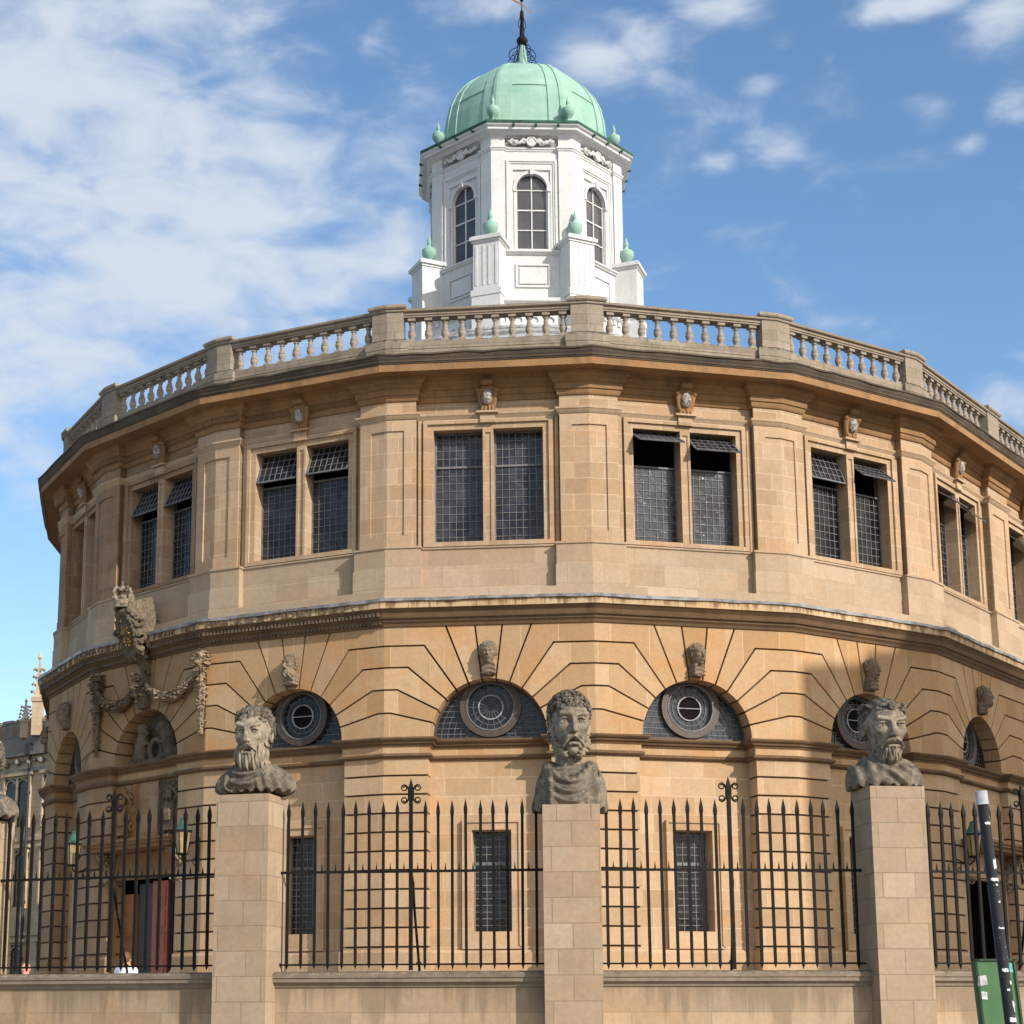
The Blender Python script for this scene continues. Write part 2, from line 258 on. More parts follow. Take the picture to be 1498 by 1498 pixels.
# ------------------------------------------------------------------ mesh tools
class MB:
    def __init__(s): s.v = []; s.f = []; s.uv = []
    def face(s, P, UV=None):
        i = len(s.v); s.v += [tuple(p) for p in P]; s.f.append(tuple(range(i, i+len(P))))
        if UV is None: UV = [(p[0]*.7+p[1]*.7, p[2]) for p in P]
        s.uv += [tuple(u) for u in UV]
    def prism(s, poly, o0, o1, T, uo=0, caps=(1, 1), sides=True):
        # poly: (c, z) outline; extruded from depth o0 (back) to o1 (front)
        n = len(poly)
        if caps[1]: s.face([T(c, o1, z) for c, z in poly], [(c+uo, z) for c, z in poly])
        if caps[0]: s.face([T(c, o0, z) for c, z in reversed(poly)], [(c+uo, z) for c, z in reversed(poly)])
        if sides:
            for i in range(n):
                (c0, z0), (c1, z1) = poly[i], poly[(i+1) % n]
                s.face([T(c0, o1, z0), T(c0, o0, z0), T(c1, o0, z1), T(c1, o1, z1)], [(c0+uo, z0), (c0+uo+o0-o1, z0), (c1+uo+o0-o1, z1), (c1+uo, z1)])
    def box(s, c0, c1, o0, o1, z0, z1, T, uo=0):
        s.prism([(c0, z0), (c1, z0), (c1, z1), (c0, z1)], o0, o1, T, uo)
        # prism already gives top and bottom
    def sweep(s, path, prof, closed=False, uo=0, capends=False, only=None):
        # path: 2D points, outward side on the right of travel; prof: (offset, z)
        n = len(path); P = [Vector(p) for p in path]
        seg = []
        m = n if closed else n-1
        for i in range(m):
            t = (P[(i+1) % n]-P[i]).normalized(); seg.append(Vector((t.y, -t.x)))
        mit = []
        for i in range(n):
            if closed: a, b = seg[i-1], seg[i]
            else: a, b = seg[max(i-1, 0)], seg[min(i, m-1)]
            d = 1+a.dot(b); mit.append((a+b)/max(d, .15))
        L = [0]
        for i in range(m): L.append(L[-1]+(P[(i+1) % n]-P[i]).length)
        for i in range(m):
            j = (i+1) % n
            if only is not None and not only(i): continue
            for k in range(len(prof)-1):
                (o0, z0), (o1, z1) = prof[k], prof[k+1]
                a = P[i]+mit[i]*o0; b = P[j]+mit[j]*o0; c = P[j]+mit[j]*o1; d = P[i]+mit[i]*o1
                s.face([(a.x, a.y, z0), (b.x, b.y, z0), (c.x, c.y, z1), (d.x, d.y, z1)],
                       [(L[i]+uo, z0-o0), (L[i+1]+uo, z0-o0), (L[i+1]+uo, z1-o1), (L[i]+uo, z1-o1)])
        if capends and not closed:
            for i in (0, n-1):
                pts = [(P[i]+mit[i]*o, z) for o, z in prof]
                s.face([(p.x, p.y, z) for p, z in pts])
    def lathe(s, c, prof, seg=12, tilt=None, squ=False):
        ring = []
        for r, z in prof:
            ring.append([(c[0]+r*cos(2*pi*k/seg+(pi/4 if squ else 0)), c[1]+r*sin(2*pi*k/seg+(pi/4 if squ else 0)), c[2]+z) for k in range(seg)])
        b = len(s.v)
        for R_ in ring: s.v += R_
        for i in range(len(prof)-1):
            for k in range(seg):
                a0, a1 = b+i*seg+k, b+i*seg+(k+1) % seg
                s.f.append((a0, a1, a1+seg, a0+seg))
                s.uv += [(k/seg, prof[i][1]), ((k+1)/seg, prof[i][1]), ((k+1)/seg, prof[i+1][1]), (k/seg, prof[i+1][1])]
        for i, rev in ((0, True), (len(prof)-1, False)):
            ids = [b+i*seg+k for k in range(seg)]
            if prof[i][0] > 1e-4:
                s.f.append(tuple(reversed(ids)) if rev else tuple(ids)); s.uv += [(0, 0)]*seg
    def tube(s, pts, r, seg=6, T=None, cap=True):
        pts = [Vector(p) for p in pts]; n = len(pts); b = len(s.v)
        rr = r if isinstance(r, (list, tuple)) else [r]*n
        for i, p in enumerate(pts):
            t = (pts[min(i+1, n-1)]-pts[max(i-1, 0)]).normalized()
            up = Vector((0, 0, 1)) if abs(t.z) < .9 else Vector((0, 1, 0))
            a = t.cross(up).normalized(); c = t.cross(a).normalized()
            for k in range(seg):
                q = p+(a*cos(2*pi*k/seg)+c*sin(2*pi*k/seg))*rr[i]; s.v.append(tuple(q))
        for i in range(n-1):
            for k in range(seg):
                a0, a1 = b+i*seg+k, b+i*seg+(k+1) % seg
                s.f.append((a0, a1, a1+seg, a0+seg)); s.uv += [(0, 0)]*4
        if cap:
            s.f.append(tuple(b+k for k in range(seg))); s.uv += [(0, 0)]*seg
            s.f.append(tuple(b+(n-1)*seg+k for k in range(seg))); s.uv += [(0, 0)]*seg
    def blob(s, p, r, q=None, jit=.25, sq=(1, 1, 1)):
        # small faceted lump (octahedron split once)
        base = [(1,0,0),(-1,0,0),(0,1,0),(0,-1,0),(0,0,1),(0,0,-1)]
        F = [(0,2,4),(2,1,4),(1,3,4),(3,0,4),(2,0,5),(1,2,5),(3,1,5),(0,3,5)]
        R_ = Matrix.Rotation(rnd.uniform(0, 6), 3, 'Z') @ Matrix.Rotation(rnd.uniform(0, 6), 3, 'X')
        if q is not None: R_ = q
        b = len(s.v)
        for v in base:
            k = r*(1+rnd.uniform(-jit, jit)); w_ = R_ @ Vector((v[0]*sq[0], v[1]*sq[1], v[2]*sq[2]))*k
            s.v.append((p[0]+w_.x, p[1]+w_.y, p[2]+w_.z))
        mids = {}
        def mid(a, c):
            key = (min(a, c), max(a, c))
            if key not in mids:
                A, C = Vector(s.v[b+a])-Vector(p), Vector(s.v[b+c])-Vector(p)
                m_ = (A+C)*.5; m_ = m_*((A.length+C.length)*.5/max(m_.length, 1e-6))*.97
                s.v.append(tuple(Vector(p)+m_)); mids[key] = len(s.v)-1-b
            return mids[key]
        for a, c, d in F:
            ac, cd_, da = mid(a, c), mid(c, d), mid(d, a)
            for t_ in ((a, ac, da), (ac, c, cd_), (da, cd_, d), (ac, cd_, da)):
                s.f.append(tuple(b+i for i in t_)); s.uv += [(0, 0)]*3
    def mesh(s, name, smooth=False):
        me = bpy.data.meshes.new(name); me.from_pydata(s.v, [], s.f)
        ul = me.uv_layers.new(name='UVMap'); ul.data.foreach_set('uv', [x for u in s.uv for x in u])
        if smooth: me.polygons.foreach_set('use_smooth', [True]*len(me.polygons))
        me.update(); return me
WOFF = {}        # things whose parts are modelled in world coordinates
def link(name, me, m, parent=None):
    o = bpy.data.objects.new(name, me)
    if m and not me.materials: me.materials.append(M[m])
    COL.objects.link(o)
    if parent is not None:
        o.parent = parent
        if parent.name in WOFF: o.location = -Vector(WOFF[parent.name])
    return o
def wthing(name, label, cat, loc, group=None):
    o = empty(name, label, cat, group, loc); WOFF[o.name] = loc; return o
def obj(name, mb, m, parent=None, smooth=False): return link(name, mb.mesh(name, smooth), m, parent)
def tag(o, label=None, cat=None, group=None, kind=None):
    for k, v in (('label', label), ('category', cat), ('group', group), ('kind', kind)):
        if v: o[k] = v
    return o
def empty(name, label, cat, group=None, loc=(0, 0, 0), rz=0):
    o = bpy.data.objects.new(name, None); COL.objects.link(o); o.location = loc; o.rotation_euler = (0, 0, rz)
    o.empty_display_size = .3
    return tag(o, label, cat, group)
def dup(o, parent=None, skip=()):
    c = o.copy(); COL.objects.link(c); c.parent = parent
    for ch in list(o.children): dup(ch, c)
    return c
WT = lambda x, y, z: (x, y, z)

# ------------------------------------------------------------------ implicit-surface sculpting (numpy surface nets)
def nets(fn, lo, hi, h, name):
    ax = [np.arange(lo[i], hi[i]+h, h, dtype=np.float32) for i in range(3)]
    X, Y, Z = np.meshgrid(*ax, indexing='ij')
    D = fn(X, Y, Z).astype(np.float32); S = D < 0
    nx, ny, nz = D.shape
    corners = [(i, j, k) for i in (0, 1) for j in (0, 1) for k in (0, 1)]
    cnt = np.zeros((nx-1, ny-1, nz-1), np.float32); acc = np.zeros((3, nx-1, ny-1, nz-1), np.float32)
    def sl(c): return tuple(slice(c[a], D.shape[a]-1+c[a]) for a in range(3))
    for a in corners:
        for d in range(3):
            if a[d]: continue
            b = list(a); b[d] = 1; b = tuple(b)
            Da, Db = D[sl(a)], D[sl(b)]; m = (Da < 0) != (Db < 0)
            t = np.where(m, Da/np.where(Da == Db, 1, Da-Db), 0)
            for q in range(3):
                acc[q] += np.where(m, (a[q] + (t if q == d else 0)), 0)
            cnt += m
    act = cnt > 0; idx = -np.ones(cnt.shape, np.int64); idx[act] = np.arange(act.sum())
    I = np.argwhere(act); V_ = np.stack([ax[q][I[:, q]] + h*acc[q][act]/cnt[act] for q in range(3)], 1)
    F = []
    for d in range(3):
        e, f = [q for q in range(3) if q != d]
        A = S[tuple(slice(0, D.shape[q]-1) if q == d else slice(1, D.shape[q]-1) for q in range(3))]
        B = S[tuple(slice(1, D.shape[q]) if q == d else slice(1, D.shape[q]-1) for q in range(3))]
        for flip, msk in ((0, A & ~B), (1, ~A & B)):
            J = np.argwhere(msk)
            if not len(J): continue
            J[:, e] += 1; J[:, f] += 1
            def g(de, df):
                K = J.copy(); K[:, e] -= de; K[:, f] -= df; return idx[K[:, 0], K[:, 1], K[:, 2]]
            q4 = [g(1, 1), g(0, 1), g(0, 0), g(1, 0)]
            if (flip == 1) != (d == 1): q4 = q4[::-1]
            F.append(np.stack(q4, 1))
    F = np.concatenate(F); F = F[(F >= 0).all(1)]
    me = bpy.data.meshes.new(name)
    me.vertices.add(len(V_)); me.vertices.foreach_set('co', V_.astype(np.float32).ravel())
    me.loops.add(F.size); me.loops.foreach_set('vertex_index', F.ravel().astype(np.int32))
    me.polygons.add(len(F)); me.polygons.foreach_set('loop_start', np.arange(0, F.size, 4, dtype=np.int32))
    me.polygons.foreach_set('use_smooth', np.ones(len(F), bool))
    me.update(calc_edges=True); me.validate(); return me
def ell(X, Y, Z, c, r):
    k = np.sqrt(((X-c[0])/r[0])**2+((Y-c[1])/r[1])**2+((Z-c[2])/r[2])**2)
    return (k-1)*min(r)
def cap(X, Y, Z, a, b, r, r2=None):
    a = np.array(a, float); b = np.array(b, float); d = b-a; L2 = (d*d).sum()
    t = np.clip(((X-a[0])*d[0]+(Y-a[1])*d[1]+(Z-a[2])*d[2])/L2, 0, 1)
    rr = r if r2 is None else r+(r2-r)*t
    return np.sqrt((X-a[0]-t*d[0])**2+(Y-a[1]-t*d[1])**2+(Z-a[2]-t*d[2])**2)-rr
def smin(a, b, k=.04):
    h = np.clip(.5+.5*(b-a)/k, 0, 1); return b*(1-h)+a*h-k*h*(1-h)
def smax(a, b, k=.03): return -smin(-a, -b, k)
# ================================================================== setting
GZ = -1.6                                # street level (the camera is at height 0)
mb = MB(); mb.face([(-900, -300, GZ), (900, -300, GZ), (900, 1800, GZ), (-900, 1800, GZ)])
tag(obj('ground', mb, 'asph'), kind='structure')
BX, BY, R0 = 2.11, 43.97, 12.5
RF = 22.0                                # radius of the street wall, same centre as the building
def ring(r, a0, a1, n=40): return [(BX+r*sin(rad(a0+(a1-a0)*i/n)), BY-r*cos(rad(a0+(a1-a0)*i/n))) for i in range(n+1)]
mb = MB(); mb.sweep(ring(RF+.55, -60, 60, 60), [(0, GZ), (0, GZ+.13), (1.6, GZ+.13), (1.75, GZ+.12), (1.75, GZ)])
tag(obj('pavement', mb, 'pave'), kind='structure')
mb = MB(); pr = ring(RF-.1, -180, 179, 72); mb.face([(x, y, -.75) for x, y in pr])
tag(obj('forecourt', mb, 'pave'), kind='structure')

# ================================================================== the theatre
ANG = [-88.3, -69.5, -53.2, -34.42, -15.56, 3.30, 22.26, 41.08, 62.0]
VP = [Vector((BX+R0*sin(rad(a)), BY-R0*cos(rad(a)))) for a in ANG]
SD = (VP[8]-VP[7]).normalized()          # beyond the last bend the side wall runs straight back
VP += [VP[8]+SD*4.15*k for k in (1, 2, 3)] + [Vector((16, 66)), Vector((-6, 66)), Vector((-10.6, 54))]
NV = len(VP)
class Bay:
    def __init__(s, i):
        A, B = VP[i], VP[(i+1) % NV]; s.i = i; s.L = (B-A).length; s.h = s.L/2; s.t = (B-A).normalized(); s.n = Vector((s.t.y, -s.t.x)); s.m = (A+B)/2
        s.uo = i*4.137
    def T(s, c, o, z): p = s.m+s.t*c+s.n*o; return (p.x, p.y, z)
    def p2(s, c, o): p = s.m+s.t*c+s.n*o; return (p.x, p.y)
BAY = [Bay(i) for i in range(NV)]
def vtx(i, o=0):
    a, b = BAY[i-1].n, BAY[i].n; return tuple(VP[i]+(a+b)/(1+a.dot(b))*o)
def ringpath(o=0): return [vtx(i, o) for i in range(NV)]
def pierpath(i, hw, o, back):
    a, b = BAY[i-1], BAY[i]
    return [a.p2(a.h-hw, back), a.p2(a.h-hw, o), vtx(i, o), b.p2(-b.h+hw, o), b.p2(-b.h+hw, back)]
def brokenring(hw, o, back):
    P = []
    for i in range(NV): P += pierpath(i, hw, o, back)
    return P
NB = 9                                   # bays 0..8 can be seen
th = wthing('round_theatre', 'many-sided honey stone theatre with arched ground floor, tall windows and white domed cupola', 'building', (BX, BY, -.75))

# --- lower storey: recessed bay walls with a window opening
def wallhole(mb, bay, o, c0, c1, z0, z1, hc0, hc1, hz0, hz1, depth, u=True):
    T, uo = bay.T, bay.uo
    for a, b, y, z in ((c0, hc0, z0, z1), (hc1, c1, z0, z1), (hc0, hc1, z0, hz0), (hc0, hc1, hz1, z1)):
        if b-a > 1e-4 and z-y > 1e-4: mb.face([T(a, o, y), T(b, o, y), T(b, o, z), T(a, o, z)], [(a+uo, y), (b+uo, y), (b+uo, z), (a+uo, z)])
    i = o-depth
    for (a, y), (b, z) in (((hc0, hz0), (hc0, hz1)), ((hc0, hz1), (hc1, hz1)), ((hc1, hz1), (hc1, hz0)), ((hc1, hz0), (hc0, hz0))):
        mb.face([T(a, o, y), T(a, i, y), T(b, i, z), T(b, o, z)], [(a+uo, y), (a+uo+depth, y), (b+uo+depth, z), (b+uo, z)])
def frame(mb, bay, c0, c1, z0, z1, w_, o0, o1, bottom=True, w2=None):
    # mitred architrave: outer rectangle c0..c1 z0..z1, width w_
    T, uo = bay.T, bay.uo; w2 = w2 or w_
    O = [(c0, z0), (c1, z0), (c1, z1), (c0, z1)]; I = [(c0+w_, z0+w2), (c1-w_, z0+w2), (c1-w_, z1-w_), (c0+w_, z1-w_)]
    for k in range(4):
        if k == 0 and not bottom: continue
        a, b, c, d = O[k], O[(k+1) % 4], I[(k+1) % 4], I[k]
        mb.face([T(*a[:1], o1, a[1]), T(b[0], o1, b[1]), T(c[0], o1, c[1]), T(d[0], o1, d[1])], [(a[0]+uo, a[1]), (b[0]+uo, b[1]), (c[0]+uo, c[1]), (d[0]+uo, d[1])])
        mb.face([T(a[0], o0, a[1]), T(b[0], o0, b[1]), T(b[0], o1, b[1]), T(a[0], o1, a[1])])
        mb.face([T(d[0], o1, d[1]), T(c[0], o1, c[1]), T(c[0], o0, c[1]), T(d[0], o0, d[1])])
DEP = .42
WIN = (-.37, .37, 1.38, 3.31)
DOORS = (2, 7)
def grid(mb, T, c0, c1, z0, z1, o, pc, pz, w_=.011, off=0.0):
    k = 0; n = max(1, round((c1-c0)/pc)); d = (c1-c0)/n
    for k in range(1, n): mb.box(c0+k*d-w_/2, c0+k*d+w_/2, o, o+.012, z0, z1, T)
    n = max(1, round((z1-z0)/pz)); d = (z1-z0)/n
    for k in range(1, n): mb.box(c0, c1, o+.001, o+.013, z0+k*d-w_/2, z0+k*d+w_/2, T)
for i in range(NV):
    bay = BAY[i]; mb = MB(); T = bay.T; h = bay.h
    if i >= NB:
        mb.face([T(-h, -DEP, -.8), T(h, -DEP, -.8), T(h, -DEP, 7.3), T(-h, -DEP, 7.3)])
        obj('bay_wall', mb, 'low', th); continue
    if i in DOORS: wallhole(mb, bay, -.16, -h+.8, h-.8, -.8, 5.1, -1.2, 1.05, -.75, 2.64, .12)
    else: wallhole(mb, bay, -DEP, -h, h, -.8, 5.1, *WIN, .32)
    # low plinth of the recess
    if i not in DOORS: mb.sweep([bay.p2(-h, -DEP), bay.p2(h, -DEP)], [(.07, -.8), (.07, .98), (.04, 1.03), (0, 1.04)], uo=bay.uo)
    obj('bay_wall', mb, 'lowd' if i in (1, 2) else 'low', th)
    if i in DOORS: continue
    mb = MB()
    frame(mb, bay, -.54, .54, 1.10, 3.48, .16, -DEP, -DEP+.055, w2=.28)
    frame(mb, bay, -.57, .57, 1.07, 3.51, .05, -DEP, -DEP+.085, bottom=False)
    mb.box(-.57, .57, -DEP, -DEP+.07, 1.05, 1.10, T, bay.uo)
    fr = obj('lower_window', mb, 'low', th)
    if i == 4: tag(fr, None)
    mb = MB(); o = -DEP-.28; T2 = T
    mb.face([T(-.37, o, 1.38), T(.37, o, 1.38), T(.37, o, 3.31), T(-.37, o, 3.31)], [(0, 0), (.74, 0), (.74, 1.93), (0, 1.93)])
    obj('glass', mb, 'glassd', fr)
    mb = MB(); grid(mb, T, -.37, .37, 1.38, 2.66, o+.002, .125, .125, .014); grid(mb, T, -.37, .37, 2.72, 3.31, o+.002, .125, .15, .014)
    mb.box(-.37, .37, o, o+.03, 2.66, 2.72, T)
    for c in (-.37, .34): mb.box(c, c+.03, o, o+.03, 1.38, 3.31, T)
    obj('leading', mb, 'came', fr)

# --- rusticated piers
for i in range(NV):
    mb = MB(); pp = pierpath(i, .86, 0, -DEP)
    z0 = 1.04
    mb.sweep(pp, [(.06, -.8), (.06, .98), (.03, 1.03), (0, 1.04), (0, 1.070), (-.05, 1.073)], uo=i*.37)
    for k in range(10):
        z = 1.09+.3622*k; z2 = 4.70 if k == 9 else z+.3622-.019
        mb.sweep(pp, [(-.05, z+.017), (0, z+.020), (0, z2)]+([(-.05, z2+.003)] if k < 9 else []), uo=i*.37)
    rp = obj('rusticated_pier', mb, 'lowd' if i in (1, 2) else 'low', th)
    mb = MB(); mb.sweep(pp, [(-.048, 1.0), (-.048, 4.7)]); obj('joint_bed', mb, 'joint', rp)
# --- impost moulding, breaking forward round the piers
ip = [(0, 4.68), (.05, 4.69), (.085, 4.72), (.085, 4.755), (.045, 4.775), (.03, 4.78), (.03, 4.90), (.06, 4.915), (.075, 4.945), (.11, 4.96), (.12, 4.99), (.16, 5.015), (.185, 5.045), (.185, 5.075), (0, 5.10), (-.6, 5.10)]
def ipath(i0):
    return pierpath(i0, .86, 0, -DEP)
P = []
for i in range(NV): P += ipath(i)
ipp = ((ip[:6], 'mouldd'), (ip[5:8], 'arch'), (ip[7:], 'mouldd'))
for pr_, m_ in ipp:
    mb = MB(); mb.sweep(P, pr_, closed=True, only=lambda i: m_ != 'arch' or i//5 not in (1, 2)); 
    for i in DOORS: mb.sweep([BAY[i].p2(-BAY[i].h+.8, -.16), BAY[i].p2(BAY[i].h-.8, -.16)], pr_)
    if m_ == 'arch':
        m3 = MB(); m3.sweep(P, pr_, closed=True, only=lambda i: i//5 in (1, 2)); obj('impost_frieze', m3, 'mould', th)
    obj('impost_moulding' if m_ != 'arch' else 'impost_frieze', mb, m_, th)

# --- arch wall of big voussoir blocks with open joints
AR, AZ, ZT = 1.12, 5.10, 7.30
AN = [7, 21, 35, 49, 62.5, 76.2]
KZ = {35: 6.90, 49: 6.47, 62.5: 6.03, 76.2: 5.57}
def ray_(a, r): return (sin(rad(a))*r, AZ+cos(rad(a))*r)
def raytop(a, z): return (math.tan(rad(a))*(z-AZ), z)
G = .018
def arcpts(a0, a1, r=AR, n=5): return [ray_(a0+(a1-a0)*k/n, r) for k in range(n+1)]
def shrink(poly, g, keep):
    # move each edge inward by g, except the ones listed
    n = len(poly); P = [Vector(p) for p in poly]
    area = sum(P[i].x*P[(i+1) % n].y-P[(i+1) % n].x*P[i].y for i in range(n)); sg = 1 if area > 0 else -1
    L = []
    for i in range(n):
        t = (P[(i+1) % n]-P[i]).normalized(); nn = Vector((-t.y, t.x))*sg
        L.append((P[i]+nn*(0 if i in keep else g), t))
    out = []
    for i in range(n):
        (p, t), (q, s_) = L[i-1], L[i]; d = t.x*s_.y-t.y*s_.x
        if abs(d) < 1e-3: out.append(tuple(q)); continue
        k = ((q.x-p.x)*s_.y-(q.y-p.y)*s_.x)/d; out.append(tuple(p+t*k))
    return out
def stones(h):
    S = []
    na = 5
    # keystone
    p = arcpts(-7, 7); p = p+[raytop(7, ZT), raytop(-7, ZT)]
    S.append((p, {0, 1, 2, 3, 4, 6}))
    p = arcpts(7, 21)+[raytop(21, ZT), raytop(7, ZT)]
    S.append((p, {0, 1, 2, 3, 4, 6}))
    p = arcpts(21, 35)+[raytop(35, KZ[35]), (h, KZ[35]), (h, ZT), raytop(21, ZT)]
    S.append((p, {0, 1, 2, 3, 4, 7, 8}))
    for a, b in ((35, 49), (49, 62.5), (62.5, 76.2)):
        p = arcpts(a, b)+[raytop(b, KZ[b]), (h, KZ[b]), (h, KZ[a]), raytop(a, KZ[a])]
        S.append((p, {0, 1, 2, 3, 4, 7}))
    p = arcpts(76.2, 90)+[(h, AZ), (h, KZ[76.2]), raytop(76.2, KZ[76.2])]
    S.append((p, {0, 1, 2, 3, 4, 5, 6}))
    out = [shrink(*S[0][:1], G, S[0][1])]
    for p, k in S[1:]:
        q = shrink(p, G, k); out.append(q); out.append([(-c, z) for c, z in reversed(q)])
    return out
for i in range(NB):
    bay = BAY[i]; mb = MB(); T = bay.T; h = bay.h
    for q in stones(h):
        # fan the outline so that the concave ones fill cleanly
        mb.prism(q, -.56, 0, T, round(rnd.uniform(0, 400))*1.37, caps=(0, 1))
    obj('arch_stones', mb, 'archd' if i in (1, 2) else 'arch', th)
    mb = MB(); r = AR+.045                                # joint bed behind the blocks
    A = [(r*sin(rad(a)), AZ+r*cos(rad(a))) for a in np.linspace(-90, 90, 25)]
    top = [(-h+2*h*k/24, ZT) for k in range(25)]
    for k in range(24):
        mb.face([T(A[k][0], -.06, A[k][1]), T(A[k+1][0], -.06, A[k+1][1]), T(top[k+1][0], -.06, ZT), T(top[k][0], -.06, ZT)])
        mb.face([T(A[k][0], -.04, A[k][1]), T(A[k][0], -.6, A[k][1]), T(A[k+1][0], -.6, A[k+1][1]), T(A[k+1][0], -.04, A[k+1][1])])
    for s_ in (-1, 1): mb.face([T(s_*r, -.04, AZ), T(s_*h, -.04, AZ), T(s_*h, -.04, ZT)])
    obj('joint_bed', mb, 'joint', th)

# --- half-round windows with a round light
def ringmesh(mb, T, c, z, r0, r1, o0, o1, n=40, a0=0, a1=360):
    for k in range(n):
        A, B = rad(a0+(a1-a0)*k/n), rad(a0+(a1-a0)*(k+1)/n)
        p = [(c+r0*cos(A), z+r0*sin(A)), (c+r1*cos(A), z+r1*sin(A)), (c+r1*cos(B), z+r1*sin(B)), (c+r0*cos(B), z+r0*sin(B))]
        mb.face([T(x, o1, y) for x, y in p]); mb.face([T(p[0][0], o0, p[0][1]), T(p[0][0], o1, p[0][1]), T(p[3][0], o1, p[3][1]), T(p[3][0], o0, p[3][1])])
        mb.face([T(p[1][0], o0, p[1][1]), T(p[1][0], o1, p[1][1]), T(p[2][0], o1, p[2][1]), T(p[2][0], o0, p[2][1])])
OZ, OR = 5.72, .60
for i in range(NB):
    if i == 2: continue
    bay = BAY[i]; T = bay.T; o = -.43
    mb = MB(); ringmesh(mb, T, 0, AZ, 1.07, 1.15, o, o+.07, 36, 0, 180); mb.box(-1.12, 1.12, o, o+.05, 5.10, 5.13, T)
    ringmesh(mb, T, 0, OZ, .475, OR, o, o+.10)
    lw = obj('half_round_window', mb, 'shut', th)
    mb = MB(); pts = [(1.12*cos(a), AZ+1.12*sin(a)) for a in np.linspace(0, pi, 30)]
    mb.face([T(c, o, z) for c, z in pts], [(c, z) for c, z in pts])
    g = obj('glass', mb, 'glassl' if i == 5 else 'glassd', lw)
    mb = MB()
    for z in np.arange(5.20, 6.1, .112):                 # leading: level bars and arcs stepping in from the arch
        x1 = math.sqrt(max(0, 1.10**2-(z-AZ)**2)); x0 = math.sqrt(max(0, OR**2-(z-OZ)**2)) if abs(z-OZ) < OR else 0
        if x1-x0 > .1:
            for s_ in (-1, 1): mb.box(min(s_*x0, s_*x1), max(s_*x0, s_*x1), o, o+.012, z-.006, z+.006, T)
    for k in range(1, 8):
        sh = .125*k
        for s_ in (-1, 1):
            pts = []
            for a in np.linspace(0, 85, 20):
                x, z = 1.10*cos(rad(a))-sh, AZ+1.10*sin(rad(a))
                if x > .03 and x*x+(z-OZ)**2 > OR**2 and z < 6.05: pts.append(T(s_*x, o+.008, z))
                elif len(pts) > 1: break
                else: pts = []
            if len(pts) > 1: mb.tube(pts, .007, 4)
    for k in range(18):
        a = 2*pi*k/18; r0 = .235 if i != 4 else .08
        mb.tube([T(r0*cos(a), o+.012, OZ+r0*sin(a)), T(.46*cos(a), o+.012, OZ+.46*sin(a))], .006, 4)
    ringmesh(mb, T, 0, OZ, .34, .352, o, o+.016); ringmesh(mb, T, 0, OZ, .452, .475, o, o+.11)
    obj('leading', mb, 'came', lw)
    mb = MB(); ringmesh(mb, T, 0, OZ, .225, .25, o, o+.03)
    if i != 4: mb.box(-.23, .23, o+.02, o+.035, OZ-.008, OZ+.008, T)
    obj('pivot_frame', mb, 'lead', lw)
    if i != 4:
        mb = MB(); mb.face([T(.23*cos(a), o+.006, OZ+.23*sin(a)) for a in np.linspace(0, 2*pi, 24, endpoint=False)]); obj('open_pane', mb, 'void', lw)

# --- string course between the storeys
sp = [(-.05, 7.27), (.03, 7.28), (.05, 7.33), (.09, 7.37), (.10, 7.42), (.14, 7.425), (.15, 7.45), (.17, 7.52), (.22, 7.575), (.25, 7.60)]
for q_, m_ in ((lambda i: i > 3, 'mouldd'), (lambda i: i <= 3, 'mouldd')):
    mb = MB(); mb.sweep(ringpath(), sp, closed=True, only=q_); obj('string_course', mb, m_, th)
mb = MB(); mb.sweep(ringpath(), [(.25, 7.60), (.262, 7.605), (.262, 7.755)], closed=True); obj('string_fascia', mb, 'string', th)
# lead dressed over the string course, its edge uneven
P = []
for i in range(NV):
    b = BAY[i]
    for k in range(12):
        c = -b.h+b.L*k/12; P.append(b.p2(c, 0) if k else vtx(i, 0))
mb = MB(); n = len(P); dz = [rnd.uniform(-.016, .012) for _ in P]; do = [rnd.uniform(-.012, .02) for _ in P]
Q = [Vector(p) for p in P]
for k in range(n):
    j = (k+1) % n; row = []
    for q, e in ((k, 0), (j, 0)):
        r = (Q[q]-Vector((BX, BY))).normalized()
        row.append([(Q[q]+r*o_, z_) for o_, z_ in ((.25, 7.735+dz[q]), (.30+do[q], 7.735+dz[q]), (.315+do[q], 7.79+dz[q]*.3), (-.05, 7.87))])
    for m_ in range(3):
        a, b, c, d = row[0][m_], row[1][m_], row[1][m_+1], row[0][m_+1]
        mb.face([(v.x, v.y, z) for v, z in (a, b, c, d)])
obj('lead_flashing', mb, 'lead', th)

